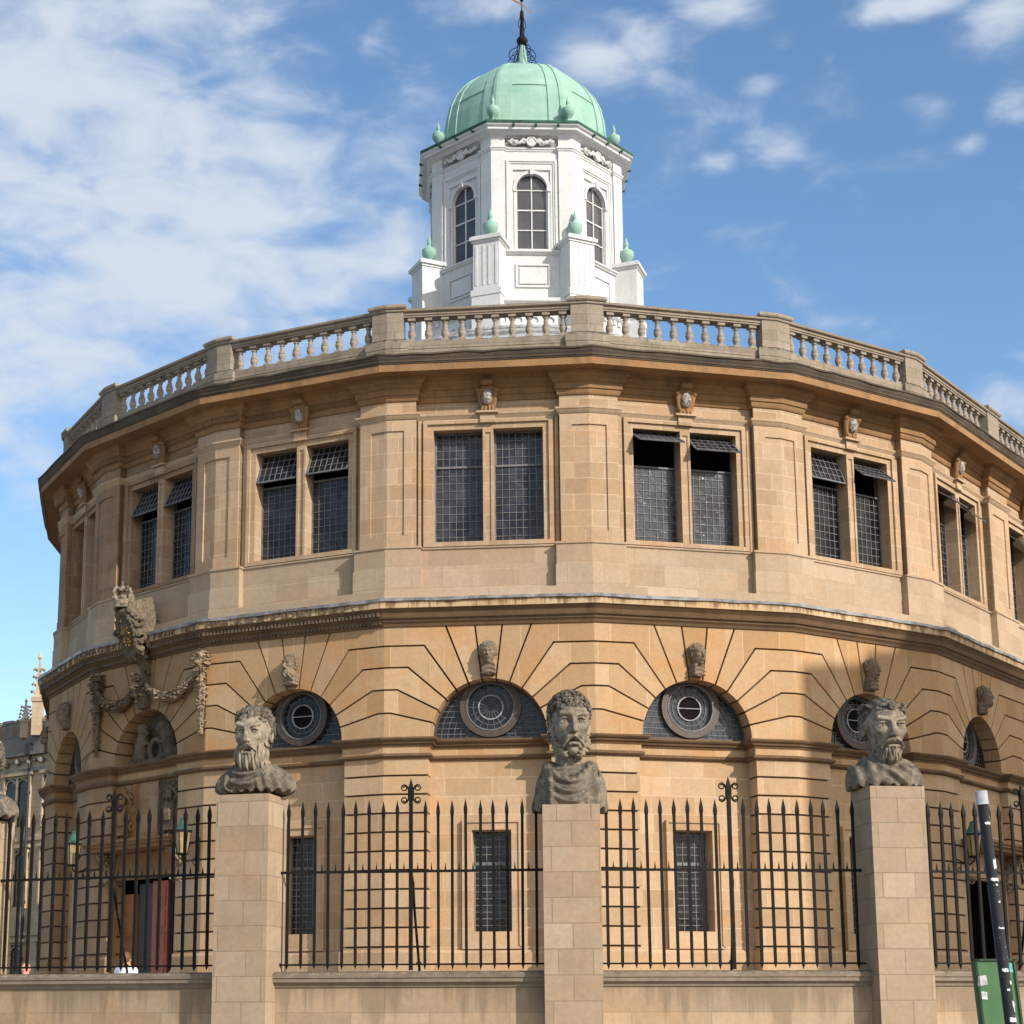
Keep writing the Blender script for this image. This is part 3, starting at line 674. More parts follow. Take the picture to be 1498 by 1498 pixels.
# --- upper storey plinths
mb = MB(); mb.sweep(ringpath(), [(.0, 7.80), (.0, 8.02), (-.02, 8.03), (-.2, 8.03)], closed=True); obj('upper_base_course', mb, 'pale', th)
for i in range(NV):
    mb = MB(); mb.sweep(pierpath(i, .74, 0, -.22), [(-.02, 8.0), (-.02, 8.46), (-.035, 8.465), (-.035, 8.86), (-.01, 8.88), (-.01, 8.92), (-.1, 8.93), (-.2, 8.93)], uo=i*.3)
    obj('pier_pedestal', mb, 'pale', th)
    # pilaster with a sunk panel wrapping the corner
    mb = MB(); pp = pierpath(i, .61, -.12, -.30)
    mb.sweep(pp, [(0, 8.9), (0, 12.0)], uo=i*.53)
    a, b = BAY[i-1], BAY[i]; O = -.09
    mb.sweep([a.p2(a.h-.61, -.30), a.p2(a.h-.61, O), a.p2(a.h-.37, O), a.p2(a.h-.37, -.125)], [(0, 8.925), (0, 11.62)], uo=i*.53)
    mb.sweep([b.p2(-b.h+.37, -.125), b.p2(-b.h+.37, O), b.p2(-b.h+.61, O), b.p2(-b.h+.61, -.30)], [(0, 8.925), (0, 11.62)], uo=i*.53+.8)
    for z0, z1 in ((8.925, 9.16), (11.34, 11.62)):
        q = [a.p2(a.h-.37, O), vtx(i, O), b.p2(-b.h+.37, O)]
        mb.sweep(q, [(-.04, z0), (0, z0), (0, z1), (-.04, z1)], uo=i*.53+.24)
    mb.sweep(pierpath(i, .61, O, -.30), [(-.0, 11.62), (0, 11.98)], uo=i*.5)
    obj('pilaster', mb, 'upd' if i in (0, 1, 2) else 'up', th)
    mb = MB(); mb.sweep(pierpath(i, .61, O, -.30), [(0, 11.95), (.03, 11.955), (.045, 11.985), (.055, 12.03), (.055, 12.06), (.085, 12.07), (.085, 12.19), (.11, 12.20), (.14, 12.235), (.14, 12.265), (.18, 12.30), (.21, 12.335), (.21, 12.37), (.23, 12.42)])
    obj('capital', mb, 'cor' if i in (0,1,2,3) else 'mould', th)
    mb = MB(); mb.sweep(pierpath(i, .61, O, -.30), [(0, 11.56), (.03, 11.585), (.065, 11.64), (.08, 11.655), (.08, 11.695), (0, 11.72)]); obj('pilaster_cap', mb, 'up', th)

# --- upper walls and windows
UO = -.27; UH = 1.10
HOP = {0: (0, 25), 1: (0, 0), 2: (25, 25), 3: (22, 25), 4: (0, 0), 5: (60, 50), 6: (22, 48), 7: (55, 50), 8: (50, 50)}
for i in range(NV):
    bay = BAY[i]; T = bay.T; h = bay.h; uo = bay.uo; mb = MB()
    if i >= NB: mb.face([T(-h, UO, 8.0), T(h, UO, 8.0), T(h, UO, 12.4), T(-h, UO, 12.4)]); obj('upper_wall', mb, 'up', th); continue
    wallhole(mb, bay, UO, -h+.55, h-.55, 8.9, 12.0, -UH, UH, 9.02, 11.38, .34)
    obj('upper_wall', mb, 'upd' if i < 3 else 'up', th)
    mb = MB(); mb.sweep([bay.p2(-h+.6, -.18), bay.p2(h-.6, -.18)], [(0, 8.0), (0, 8.44), (-.01, 8.45), (-.01, 8.86), (.02, 8.88), (.02, 8.91), (-.1, 8.93)], uo=uo)
    obj('window_apron', mb, 'pale', th)
    mb = MB()
    frame(mb, bay, -1.30, 1.30, 8.93, 11.56, .085, UO, UO+.10)
    frame(mb, bay, -1.215, 1.215, 8.965, 11.475, .115, UO, UO+.055, w2=.07)
    for s_ in (-1, 1): mb.box(s_*1.37-.035, s_*1.37+.035, UO, UO+.06, 8.93, 11.58, T, uo)
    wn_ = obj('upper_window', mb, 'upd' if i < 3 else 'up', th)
    mb = MB(); mb.box(-.105, .105, UO-.30, UO+.045, 9.02, 11.38, T, uo)
    mb.box(-.105, -.055, UO+.045, UO+.07, 9.02, 11.38, T, uo); mb.box(.055, .105, UO+.045, UO+.07, 9.02, 11.38, T, uo); mb.box(-.055, .055, UO+.045, UO+.07, 11.28, 11.38, T, uo)
    obj('mullion', mb, 'up', wn_)
    go = UO-.24
    for s_, (c0, c1) in enumerate(((-UH, -.105), (.105, UH))):
        ang = HOP[i][s_]; ztop = 11.38; zt = 10.66
        zg = 10.42 if ang > 0 else zt
        gm = 'glassl' if i == 5 else ('glass' if i in (4, 3) else 'glassd')
        mb = MB(); mb.face([T(c0, go, 9.02), T(c1, go, 9.02), T(c1, go, zt), T(c0, go, zt)], [(c0, 0), (c1, 0), (c1, zt-9.02), (c0, zt-9.02)]); obj('glass', mb, gm, wn_)
        mb = MB(); grid(mb, T, c0+.02, c1-.02, 9.04, zt-.02, go+.002, .132, .155, .012)
        mb.box(c0, c1, go, go+.035, zt-.025, zt+.01, T); mb.box(c0, c0+.025, go, go+.03, 9.02, ztop, T); mb.box(c1-.025, c1, go, go+.03, 9.02, ztop, T)
        obj('leading', mb, 'came', wn_)
        # top-hung opening light
        a = rad(ang); H_ = ztop-zt-.03
        def TT(c, o, z, a=a, H_=H_, ztop=ztop, go=go, T=T):
            d = ztop-z; return T(c, go+d*sin(a)*1.0+o*cos(a), ztop-.01-d*cos(a)+o*sin(a))
        mb = MB(); mb.face([TT(c0+.02, .004, zt), TT(c1-.02, .004, zt), TT(c1-.02, .004, ztop), TT(c0+.02, .004, ztop)], [(c0, zt), (c1, zt), (c1, ztop), (c0, ztop)])
        hp = obj('opening_light', mb, gm if ang == 0 else 'glassd', wn_)
        mb = MB(); grid(mb, TT, c0+.03, c1-.03, zt+.02, ztop-.02, .006, .132, .17, .014)
        for q in ((c0+.02, c1-.02, zt, zt+.03), (c0+.02, c1-.02, ztop-.03, ztop), (c0+.02, c0+.045, zt, ztop), (c1-.045, c1-.02, zt, ztop)):
            mb.box(q[0], q[1], .0, .028, q[2], q[3], TT)
        obj('leading', mb, 'came', wn_)
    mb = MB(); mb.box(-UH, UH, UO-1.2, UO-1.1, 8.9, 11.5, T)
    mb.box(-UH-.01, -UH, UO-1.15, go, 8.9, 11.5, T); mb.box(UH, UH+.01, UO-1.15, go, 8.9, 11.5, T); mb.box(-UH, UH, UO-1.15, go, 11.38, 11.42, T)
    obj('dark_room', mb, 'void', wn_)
    # lintel string with its little bracket block, frieze bed mould
    mb = MB(); mb.sweep([bay.p2(-h+.58, UO), bay.p2(h-.58, UO)], [(0, 11.56), (.04, 11.585), (.085, 11.64), (.10, 11.655), (.10, 11.69), (0, 11.72)], uo=uo)
    mb.box(-.22, .22, UO, UO+.20, 11.66, 11.70, T, uo); mb.box(-.15, .15, UO, UO+.14, 11.47, 11.66, T, uo)
    obj('window_cornice', mb, 'up', th)
    mb = MB(); mb.sweep([bay.p2(-h+.5, UO), bay.p2(h-.5, UO)], [(0, 11.95), (.03, 11.955), (.045, 11.985), (.055, 12.03), (.055, 12.06), (.085, 12.07), (.085, 12.19), (.11, 12.20), (.14, 12.235), (.14, 12.265), (.18, 12.30), (.21, 12.335), (.21, 12.37), (.26, 12.42)], uo=uo)
    obj('bed_moulding', mb, 'cor', th)

# --- main cornice
mb = MB(); mb.sweep(ringpath(), [(-.3, 12.415), (.38, 12.42), (.38, 12.405), (.415, 12.405), (.415, 12.55)], closed=True); obj('corona', mb, 'cor', th)
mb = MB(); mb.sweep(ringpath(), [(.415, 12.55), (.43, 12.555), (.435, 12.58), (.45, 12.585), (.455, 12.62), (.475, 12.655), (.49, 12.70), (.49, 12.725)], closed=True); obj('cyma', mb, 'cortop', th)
mb = MB(); dz = [rnd.uniform(-.014, .022) for _ in P]
for k in range(n):
    j = (k+1) % n; row = []
    for q in (k, j):
        r = (Q[q]-Vector((BX, BY))).normalized()
        row.append([(Q[q]+r*o_, z_) for o_, z_ in ((.48, 12.715), (.515, 12.71+dz[q]), (.515, 12.745+dz[q]), (.1, 12.84+dz[q]), (-.2, 12.92))])
    for m_ in range(4):
        a, b, c, d = row[0][m_], row[1][m_], row[1][m_+1], row[0][m_+1]
        mb.face([(v.x, v.y, z) for v, z in (a, b, c, d)])
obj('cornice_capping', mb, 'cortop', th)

# --- parapet with balusters
mb = MB(); mb.sweep(ringpath(), [(-.09, 12.75), (-.09, 13.06), (-.08, 13.065), (-.08, 13.22), (-.12, 13.25), (-.36, 13.25), (-.38, 12.7)], closed=True)
pb = obj('parapet', mb, 'parbase', th)
def solidpier(mb, i, hw, o, back, prof, top=True):
    a, b = BAY[i-1], BAY[i]
    q = [a.p2(a.h-hw, back), a.p2(a.h-hw, o), vtx(i, o), b.p2(-b.h+hw, o), b.p2(-b.h+hw, back), vtx(i, back)]
    mb.sweep(q, prof, closed=True)
    m_ = [Vector(x) for x in q]; c = sum(m_, Vector((0, 0)))/6; off, zz = prof[-1]
    mb.face([((p.x-c.x)*(1+off/.4)+c.x, (p.y-c.y)*(1+off/.4)+c.y, zz) for p in m_])
bl = MB(); bp_ = [(.062,0),(.062,.055),(.05,.06),(.042,.075),(.055,.10),(.078,.15),(.082,.185),(.070,.23),(.074,.235),(.074,.25),(.060,.255),(.050,.30),(.042,.36),(.040,.385),(.058,.395),(.062,.41),(.044,.42),(.042,.435),(.066,.45),(.07,.455)]
bl.lathe((0, 0, 0), bp_, 14)
def sqbox(mb, a, z0, z1):
    mb.box(-a, a, -a, a, z0, z1, lambda c, o, z: (c, o, z))
bl2 = MB(); sqbox(bl2, .075, 0, .05); sqbox(bl2, .078, .455, .525)
balm = bl.mesh('baluster', True); 
for f in bl2.f: pass
b3 = MB(); b3.v = bl.v+bl2.v; b3.f = bl.f+[tuple(x+len(bl.v) for x in f) for f in bl2.f]; b3.uv = bl.uv+bl2.uv
balm = b3.mesh('baluster'); balm.polygons.foreach_set('use_smooth', [k < len(bl.f) for k in range(len(b3.f))])
balm.materials.append(M['par'])
for i in range(NB):
    bay = BAY[i]
    mb = MB(); mb.sweep([bay.p2(-bay.h+.34, -.10), bay.p2(bay.h-.34, -.10)], [(-.24, 13.77), (-.02, 13.77), (-.02, 13.80), (.0, 13.81), (.0, 13.855), (.045, 13.875), (.055, 13.89), (.055, 13.925), (0, 13.95), (-.27, 13.95), (-.27, 13.77)], uo=bay.uo)
    obj('handrail', mb, 'par', pb)
    for k in range(-5, 5):
        c = (k+.5)*.342
        o = bpy.data.objects.new('baluster', balm); COL.objects.link(o); o.parent = pb
        p = bay.p2(c, -.22); o.location = (p[0], p[1], 13.248); o.rotation_euler = (0, 0, math.atan2(bay.t.y, bay.t.x))
for i in range(NV):
    mb = MB()
    solidpier(mb, i, .455, -.01, -.42, [(0, 12.78), (0, 13.06), (.01, 13.065), (.01, 13.21), (-.05, 13.27)])
    obj('pedestal_base', mb, 'parbase', pb)
    mb = MB()
    solidpier(mb, i, .35, -.07, -.40, [(0, 13.24), (0, 13.87), (.02, 13.875), (.025, 13.915), (.055, 13.935), (.07, 13.96), (.07, 14.0), (.02, 14.04)])
    obj('pedestal', mb, 'par', pb)
# --- roof
mb = MB(); mb.face([(v.x, v.y, 12.86) for v in VP]); obj('flat_roof', mb, 'roofl', th)
mb = MB(); mb.sweep([(BX+4.1*sin(rad(-a)), BY-4.1*cos(rad(-a))) for a in range(0, 360, 18)][::-1], [(7.9, 12.85), (7.7, 13.0), (0, 16.85)], closed=True)
mb.face([(BX+4.15*cos(a), BY+4.15*sin(a), 16.84) for a in np.linspace(0, 2*pi, 20, endpoint=False)])
rf = obj('roof', mb, 'roofl', th)
mb = MB()
for a in range(-81, 82, 9): mb.tube([(BX+r*sin(rad(a)), BY-r*cos(rad(a)), 13.02+(11.6-r)*.505) for r in (11.6, 8, 4.3)], .05, 6)
for r in (5.6, 4.4): mb.tube([(BX+r*sin(rad(a)), BY-r*cos(rad(a)), 13.10+(11.6-r)*.505) for a in range(-90, 91, 6)], .09, 6)
obj('lead_roll', mb, 'lead', rf)
# ================================================================== cupola
QX, QY, QR, PHI = 2.2, 43.97, 2.85, 1.8
def octp(r, ph=PHI, n=8): return [(QX+r*sin(rad(ph-22.5+45*k)), QY-r*cos(rad(ph-22.5+45*k))) for k in range(n)]
class OBay:
    def __init__(s, k, r):
        P_ = octp(r); A, B = Vector(P_[k % 8]), Vector(P_[(k+1) % 8]); s.L = (B-A).length; s.h = s.L/2; s.t = (B-A).normalized(); s.n = Vector((s.t.y, -s.t.x)); s.m = (A+B)/2; s.uo = 0
    def T(s, c, o, z): p = s.m+s.t*c+s.n*o; return (p.x, p.y, z)
    def p2(s, c, o): p = s.m+s.t*c+s.n*o; return (p.x, p.y)
OB = [OBay(k, QR) for k in range(8)]
def opier(k, hw, o, back):
    a, b = OB[k-1], OB[k]; V0 = Vector(octp(QR)[k]); v = V0+(a.n+b.n)/(1+a.n.dot(b.n))*o
    return [a.p2(a.h-hw, back), a.p2(a.h-hw, o), tuple(v), b.p2(-b.h+hw, o), b.p2(-b.h+hw, back)]
mb = MB()
for k in range(8):
    b = OB[k]; T = b.T; h = b.h
    wallhole(mb, b, -.07, -h, h, 19.55, 23.0, -.50, .50, 19.74, 22.02, .06)
    mb.prism([(-.50, 19.74), (-.41, 19.74), (-.41, 21.5)]+[(-.41*cos(a), 21.5+.41*sin(a)) for a in np.linspace(.1, pi/2, 8)]+[(0, 22.02), (-.50, 22.02)], -.25, -.12, T, caps=(0, 1))
    mb.prism([(.50, 22.02), (0, 22.02)]+[(.41*cos(a), 21.5+.41*sin(a)) for a in np.linspace(pi/2, .1, 8)]+[(.41, 21.5), (.41, 19.74), (.50, 19.74)], -.25, -.12, T, caps=(0, 1))
    ringmesh(mb, T, 0, 21.5, .41, .50, -.12, -.055, 20, 0, 180)
    for s_ in (-1, 1):
        mb.box(s_*.455-.05, s_*.455+.05, -.12, -.05, 21.40, 21.5, T)
        mb.box(s_*.455-.025, s_*.455+.045, -.12, -.085, 19.74, 21.4, T)
    mb.box(-.045, .045, -.12, .0, 21.86, 22.04, T)
    frame(mb, b, -.68, .68, 19.70, 22.30, .06, -.07, -.02, bottom=False); frame(mb, b, -.62, .62, 19.70, 22.24, .05, -.07, -.045, bottom=False)
    # base storey with a fielded panel
    mb.box(-h, h, -.3, -.02, 18.25, 19.56, T)
    frame(mb, b, -.46, .46, 18.62, 19.28, .05, -.02, .02); mb.box(-.36, .36, -.02, .015, 18.72, 19.18, T)
    mb.sweep(opier(k, .37, .0, -.07), [(0, 19.64), (0, 22.56)])
mb.sweep(octp(QR), [(-.3, 19.54), (.03, 19.55), (.05, 19.585), (.09, 19.60), (.09, 19.64), (.0, 19.67), (-.1, 19.67)], closed=True)
P = []
for k in range(8): P += opier(k, .37, 0, -.07)
mb.sweep(P, [(0, 22.54), (.02, 22.545), (.03, 22.58), (.055, 22.60), (.055, 22.635), (0, 22.65)], closed=True)
mb.sweep(P, [(0, 22.63), (0, 22.93), (.04, 22.95), (.08, 22.97)], closed=True)
mb.sweep(octp(QR), [(-.2, 22.95), (.06, 22.96), (.10, 23.0), (.14, 23.03), (.24, 23.035), (.24, 23.10), (.30, 23.13), (.32, 23.16)], closed=True)
cu = obj('cupola', mb, 'white', th)
mb = MB()
mb.sweep(octp(3.2), [(0, 16.6), (0, 17.15), (.05, 17.2), (-.03, 17.25), (-.03, 18.0), (.02, 18.03), (.07, 18.08), (.07, 18.16), (0, 18.2), (-.5, 18.3)], closed=True)
for k in range(8):
    b = OBay(k, 3.2)
    for j in range(-4, 5): mb.box(j*.2-.055, j*.2+.055, -.03, .02, 17.88, 18.0, b.T)
    for j in range(-2, 3): ringmesh(mb, b.T, j*.42, 17.55, .10, .16, -.03, .01, 12)
obj('cupola_base', mb, 'white', cu)
urn = [(.055,0),(.10,.0),(.10,.03),(.045,.06),(.035,.11),(.05,.15),(.13,.22),(.19,.32),(.205,.40),(.195,.45),(.20,.47),(.16,.50),(.10,.54),(.055,.58),(.045,.64),(.065,.66),(.05,.70),(.06,.74),(.035,.79),(.02,.86),(.0,.93)]
mu = MB(); mu.lathe((0, 0, 0), urn, 16); um = mu.mesh('urn', True); um.materials.append(M['copper'])
for k in range(8):
    a = PHI-22.5+45*k; x, y = QX+2.94*sin(rad(a)), QY-2.94*cos(rad(a)); ca, sa = cos(rad(a)), sin(rad(a))
    T = lambda c, o, z, x=x, y=y, ca=ca, sa=sa: (x+c*ca+o*sa, y+c*sa-o*ca, z)
    mb = MB(); mb.box(-.36, .36, -.5, .36, 18.30, 19.72, T)
    for q in ((-.30, -.25), (.25, .30), (-.1, -.05), (.05, .10)): mb.box(q[0], q[1], .36, .375, 18.5, 19.6, T)
    mb.box(-.39, .39, -.5, .39, 19.70, 19.76, T); mb.box(-.44, .44, -.5, .44, 19.76, 19.85, T); mb.box(-.40, .40, -.4, .40, 19.85, 19.89, T)
    mb.box(-.42, .42, -.5, .42, 18.2, 18.36, T); mb.box(-.40, .40, -.6, .40, 16.6, 18.2, T)
    obj('corner_pedestal', mb, 'white', cu)
    for r, z, s_ in ((2.94, 19.88, 1.0), (2.66, 23.46, .86)):
        o = bpy.data.objects.new('urn', um); COL.objects.link(o); o.parent = cu; o.location = (QX+r*sin(rad(a)), QY-r*cos(rad(a)), z); o.scale = (s_,)*3
    # arched window
    b = OB[k]; T = b.T; mb = MB(); pts = [(.43, 19.74)]+[(.43*cos(t), 21.5+.43*sin(t)) for t in np.linspace(0, pi, 16)]+[(-.43, 19.74)]
    mb.face([T(c, -.20, z) for c, z in pts]); g = obj('arched_window', mb, 'cupg', cu)
    mb = MB(); mb.box(-.016, .016, -.20, -.17, 19.74, 21.93, T)
    for z in (20.32, 20.90, 21.47): mb.box(-.42, .42, -.20, -.172, z-.014-(.012 if z == 20.9 else 0), z+.014, T)
    mb.box(-.42, -.385, -.2, -.17, 19.74, 21.5, T); mb.box(.385, .42, -.2, -.17, 19.74, 21.5, T); mb.box(-.42, .42, -.2, -.165, 19.72, 19.79, T)
    obj('glazing_bar', mb, 'white', g)
    # scrolled cartouche on the frieze
    mb = MB()
    ringmesh(mb, T, 0, 22.79, .10, .14, -.03, .06, 16); mb.prism([(.09*cos(t), 22.77+.11*sin(t)) for t in np.linspace(0, 2*pi, 12, endpoint=False)], -.05, .05, T)
    for s_ in (-1, 1):
        pts = [T(s_*(.12+.10*j+.0), .03, 22.78+.07*sin(j*1.9)) for j in range(6)]; mb.tube(pts, [.05, .045, .04, .035, .03, .02], 6)
        for cx_, r_ in ((.22, .05), (.40, .05), (.55, .04)):
            mb.tube([T(s_*(cx_+r_*cos(t)*(1-t/14)), .05, 22.76+r_*sin(t)*(1-t/14)) for t in np.linspace(0, 9, 16)], .018, 5)
    obj('frieze_scroll', mb, 'white', cu)
mb = MB(); mb.sweep(octp(QR), [(.28, 23.14), (.31, 23.15), (.33, 23.20), (.33, 23.25), (.28, 23.28), (-.3, 23.36)], closed=True)
for k in range(8):
    b = OB[k]
    for c in (-.5, .1, .7): mb.box(c-.03, c+.03, .22, .35, 23.10, 23.15, b.T)
obj('copper_gutter', mb, 'copperd', cu)
dp = [(2.46, 23.28), (2.46, 23.40), (2.40, 23.70), (2.38, 24.05), (2.34, 24.4), (2.25, 24.8), (2.10, 25.15), (1.88, 25.47), (1.60, 25.75), (1.25, 25.98), (.85, 26.14), (.45, 26.23), (.2, 26.27)]
def domept(k, f, r, z, off=0):
    # f from 0 (corner k) to 1 (corner k+1); the facets swell a little
    A = octp(r+off); a, b = Vector(A[k % 8]), Vector(A[(k+1) % 8]); p = a.lerp(b, f); c = Vector((QX, QY))
    p = c+(p-c)*(1+.042*4*f*(1-f)); return (p.x, p.y, z)
mb = MB()
for i in range(len(dp)-1):
    for k in range(8):
        for q in range(6):
            f0, f1 = q/6, (q+1)/6
            mb.face([domept(k, f0, *dp[i]), domept(k, f1, *dp[i]), domept(k, f1, *dp[i+1]), domept(k, f0, *dp[i+1])])
dome = obj('dome', mb, 'copper', cu)
mb = MB()
for k in range(8):
    for f0, f1, off in ((0, .055, .055), (.945, 1, .055), (.055, .235, .028), (.765, .945, .028)):
        for i in range(1, len(dp)-1):
            (r0, z0), (r1, z1) = dp[i], dp[i+1]
            mb.face([domept(k, f0, r0, z0, off), domept(k, f1, r0, z0, off), domept(k, f1, r1, z1, off), domept(k, f0, r1, z1, off)])
            for f in (f0, f1):
                mb.face([domept(k, f, r0, z0, 0), domept(k, f, r0, z0, off), domept(k, f, r1, z1, off), domept(k, f, r1, z1, 0)])
obj('dome_rib', mb, 'copper', dome)
for k in range(8):
    for z in (24.75,):
        mb = MB(); r = np.interp(z, [q[1] for q in dp], [q[0] for q in dp]); mb.tube([domept(k, f, r, z, .01) for f in (.24, .37, .5, .63, .76)], .008, 4); q_ = obj('dome_seam', mb, 'copperd', cu)
def FS(mb): mb.v = [(x, y, 26.27+(z-26.50)*1.14) for x, y, z in mb.v]
mb = MB(); mb.lathe((QX, QY, 0), [(.30, 26.50), (.30, 26.56), (.22, 26.60), (.22, 26.74), (.25, 26.76), (.25, 26.80), (.19, 26.83), (.14, 27.0), (.10, 27.2), (.06, 27.42)], 8)
FS(mb); obj('finial_base', mb, 'copper', cu)
mb = MB(); mb.lathe((QX, QY, 0), [(.06, 27.36), (.13, 27.42), (.16, 27.48), (.16, 27.54), (.11, 27.60), (.075, 27.64), (.07, 27.76), (.08, 27.80), (.06, 27.84), (.05, 27.9), (.05, 28.12), (.06, 28.2), (.055, 28.32), (.03, 28.36), (.015, 28.4), (.012, 28.60), (.05, 28.63), (.055, 28.67), (.02, 28.70), (.01, 28.95)], 10)
for k in range(4):
    a = rad(20+90*k); 
    mb.tube([(QX+r*cos(a), QY+r*sin(a), z) for r, z in ((.05, 27.84), (.11, 27.90), (.12, 27.98), (.07, 28.12), (.05, 28.2))], .014, 5)
for k in range(6):
    a = rad(5+60*k)
    def F(r, z): return (QX+r*cos(a), QY+r*sin(a), z)
    mb.tube([F(.12, 27.42), F(.16, 27.32), F(.30, 27.26), F(.38, 27.17), F(.39, 27.06), F(.33, 26.98), F(.25, 26.99), F(.22, 27.05), F(.25, 27.10), F(.29, 27.08)], .013, 5)
    mb.tube([F(.10, 27.40), F(.17, 27.22), F(.33, 27.05), F(.40, 26.93), F(.38, 26.83), F(.30, 26.79), F(.24, 26.84), F(.25, 26.92), F(.31, 26.92)], .013, 5)
FS(mb); obj('finial', mb, 'iron', cu)
mb = MB()
vd = Vector((.86, .35, -.55)).normalized()*1.0
def VV(t, dz): return (QX+.86*t, QY+.3*t, 28.52-.12*t+dz)
mb.tube([VV(-.5, .08), VV(-.1, .02), VV(.1, -.02), VV(.34, -.14)], [.02, .02, .014, .012], 5)
mb.tube([VV(-.12, .02), VV(-.2, .05), VV(-.28, .10), VV(-.38, .12), VV(-.46, .18), VV(-.50, .30), VV(-.46, .45), VV(-.5, .6)], [.015, .035, .03, .055, .06, .045, .035, .01], 6)
FS(mb)
obj('weather_vane', mb, 'gold', cu)

# ================================================================== sculpted heads
RN = np.random.RandomState(5)
def curls(n, c, r, zlo, zhi, ymax=.2, rr=(.035, .06), seed=1, front=None):
    R_ = np.random.RandomState(seed); P_ = []
    while len(P_) < n:
        d = R_.normal(size=3); d /= np.linalg.norm(d); p = np.array(c)+d*np.array(r)
        if p[2] < zlo or p[2] > zhi: continue
        if front and not front(p): continue
        P_.append((*p, R_.uniform(*rr)))
    return P_
def spheres(X, Y, Z, P_, k=.018):
    D = np.full(X.shape, 9., np.float32)
    x0, y0, z0 = X[0, 0, 0], Y[0, 0, 0], Z[0, 0, 0]; h = X[1, 0, 0]-x0; sh = X.shape
    for (a, b, c, r) in P_:
        m = r+.10
        s = []
        for q, o, n_ in ((a, x0, sh[0]), (b, y0, sh[1]), (c, z0, sh[2])):
            lo = max(0, int((q-m-o)/h)); hi = min(n_, int((q+m-o)/h)+2); s.append(slice(lo, hi))
        s = tuple(s); d = np.sqrt((X[s]-a)**2+(Y[s]-b)**2+(Z[s]-c)**2)
        d = d-r-.012*np.sin(d/r*9)                    # a spiral-ish groove on each lock
        D[s] = np.minimum(D[s], d)
    return D
def face(X, Y, Z, w=1.0, mouth=.035, frown=.0, neck=(.21, -1.0), nose=1.0, jaw=.26):
    """bare head, front is -y; crown z .5, chin z -.5"""
    A = np.abs(X)
    d = ell(X, Y, Z, (0, .05, .13), (.345*w, .43, .37))
    d = smin(d, ell(X, Y, Z, (0, -.04, -.16), (jaw*w+.01, .33, .33)), .10)
    d = smin(d, ell(X, Y, Z, (0, -.22, .05), (.255*w, .20, .33)), .08)
    d = smin(d, ell(X, Y, Z, (0, -.28, -.41), (.105, .11, .085)), .08)        # chin
    d = smin(d, cap(A, Y, Z, (.03, -.415, .115-frown), (.22*w, -.355, .145+frown*.4), .045, .038), .03)  # brows
    d = smin(d, ell(A, Y, Z, (.19*w, -.265, -.05), (.08, .085, .065)), .08)   # cheek bones
    d = smax(d, -ell(A, Y, Z, (.135*w, -.455, .035), (.100, .115, .070)), .02)  # sockets
    ey = ell(A, Y, Z, (.135*w, -.315, .03), (.070, .075, .050))
    ex = np.sqrt((A-.132*w)**2+(Z-.03)**2)
    ey = ey+.013*np.exp(-((ex-.034)/.008)**2)+.022*np.exp(-(ex/.012)**2)
    d = np.minimum(d, ey)
    for zc, s_ in ((.075, 1), (-.012, -1)):                                   # lids
        zz = zc-s_*2.2*(A-.135*w)**2
        d = smin(d, np.sqrt((Y+.385-.4*(A-.135*w)**2/.1)**2+(Z-zz)**2+np.maximum(0, np.abs(A-.135*w)-.072)**2)-.014, .012)
    d = smin(d, cap(X, Y, Z, (0, -.40, .09), (0, -.505*nose, -.115), .036, .055), .03)   # nose
    d = smin(d, ell(A, Y, Z, (.048, -.445, -.125), (.034, .05, .032)), .015)
    d = smax(d, -ell(A, Y, Z, (.027, -.475, -.158), (.016, .025, .014)), .01)
    d = smin(d, ell(X, Y, Z, (0, -.36, -.235), (.13, .075, .08)), .04)
    d = smax(d, -ell(X, Y, Z, (0, -.43, -.262), (.085, .09, mouth)), .012)    # mouth
    for zc, r_ in ((-.225-mouth*.4, .020), (-.275-mouth*.9, .026)):
        d = smin(d, np.sqrt((Y+.418-1.6*X*X)**2+(Z-zc+.5*np.abs(X)*.2)**2+np.maximum(0, A-.075)**2)-r_, .012)
    # ears
    e = ell(A, Y, Z, (.345*w, .03, .0), (.045, .085, .125)); e = smax(e, -ell(A, Y, Z, (.385*w, .015, .01), (.03, .05, .08)), .012)
    d = smin(d, e, .02)
    # neck and the top of the chest
    n = cap(X, Y, Z, (0, .07, -.3), (0, .12, neck[1]), neck[0], neck[0]*1.12)
    nk = A-.09-(-.45-Z)*.15                                                    # neck cords
    n = n-.014*np.exp(-(nk/.03)**2)*(Y < 0)
    d = smin(d, n, .07)
    return d
def strands(X, Y, Z, f=42, amp=.014, bend=1.0):
    return amp*np.sin(f*(X*(1+.25*Z)+.06*np.sin(9*Z+4*X)*bend))+.5*amp*np.sin(f*1.9*X+7*Z)
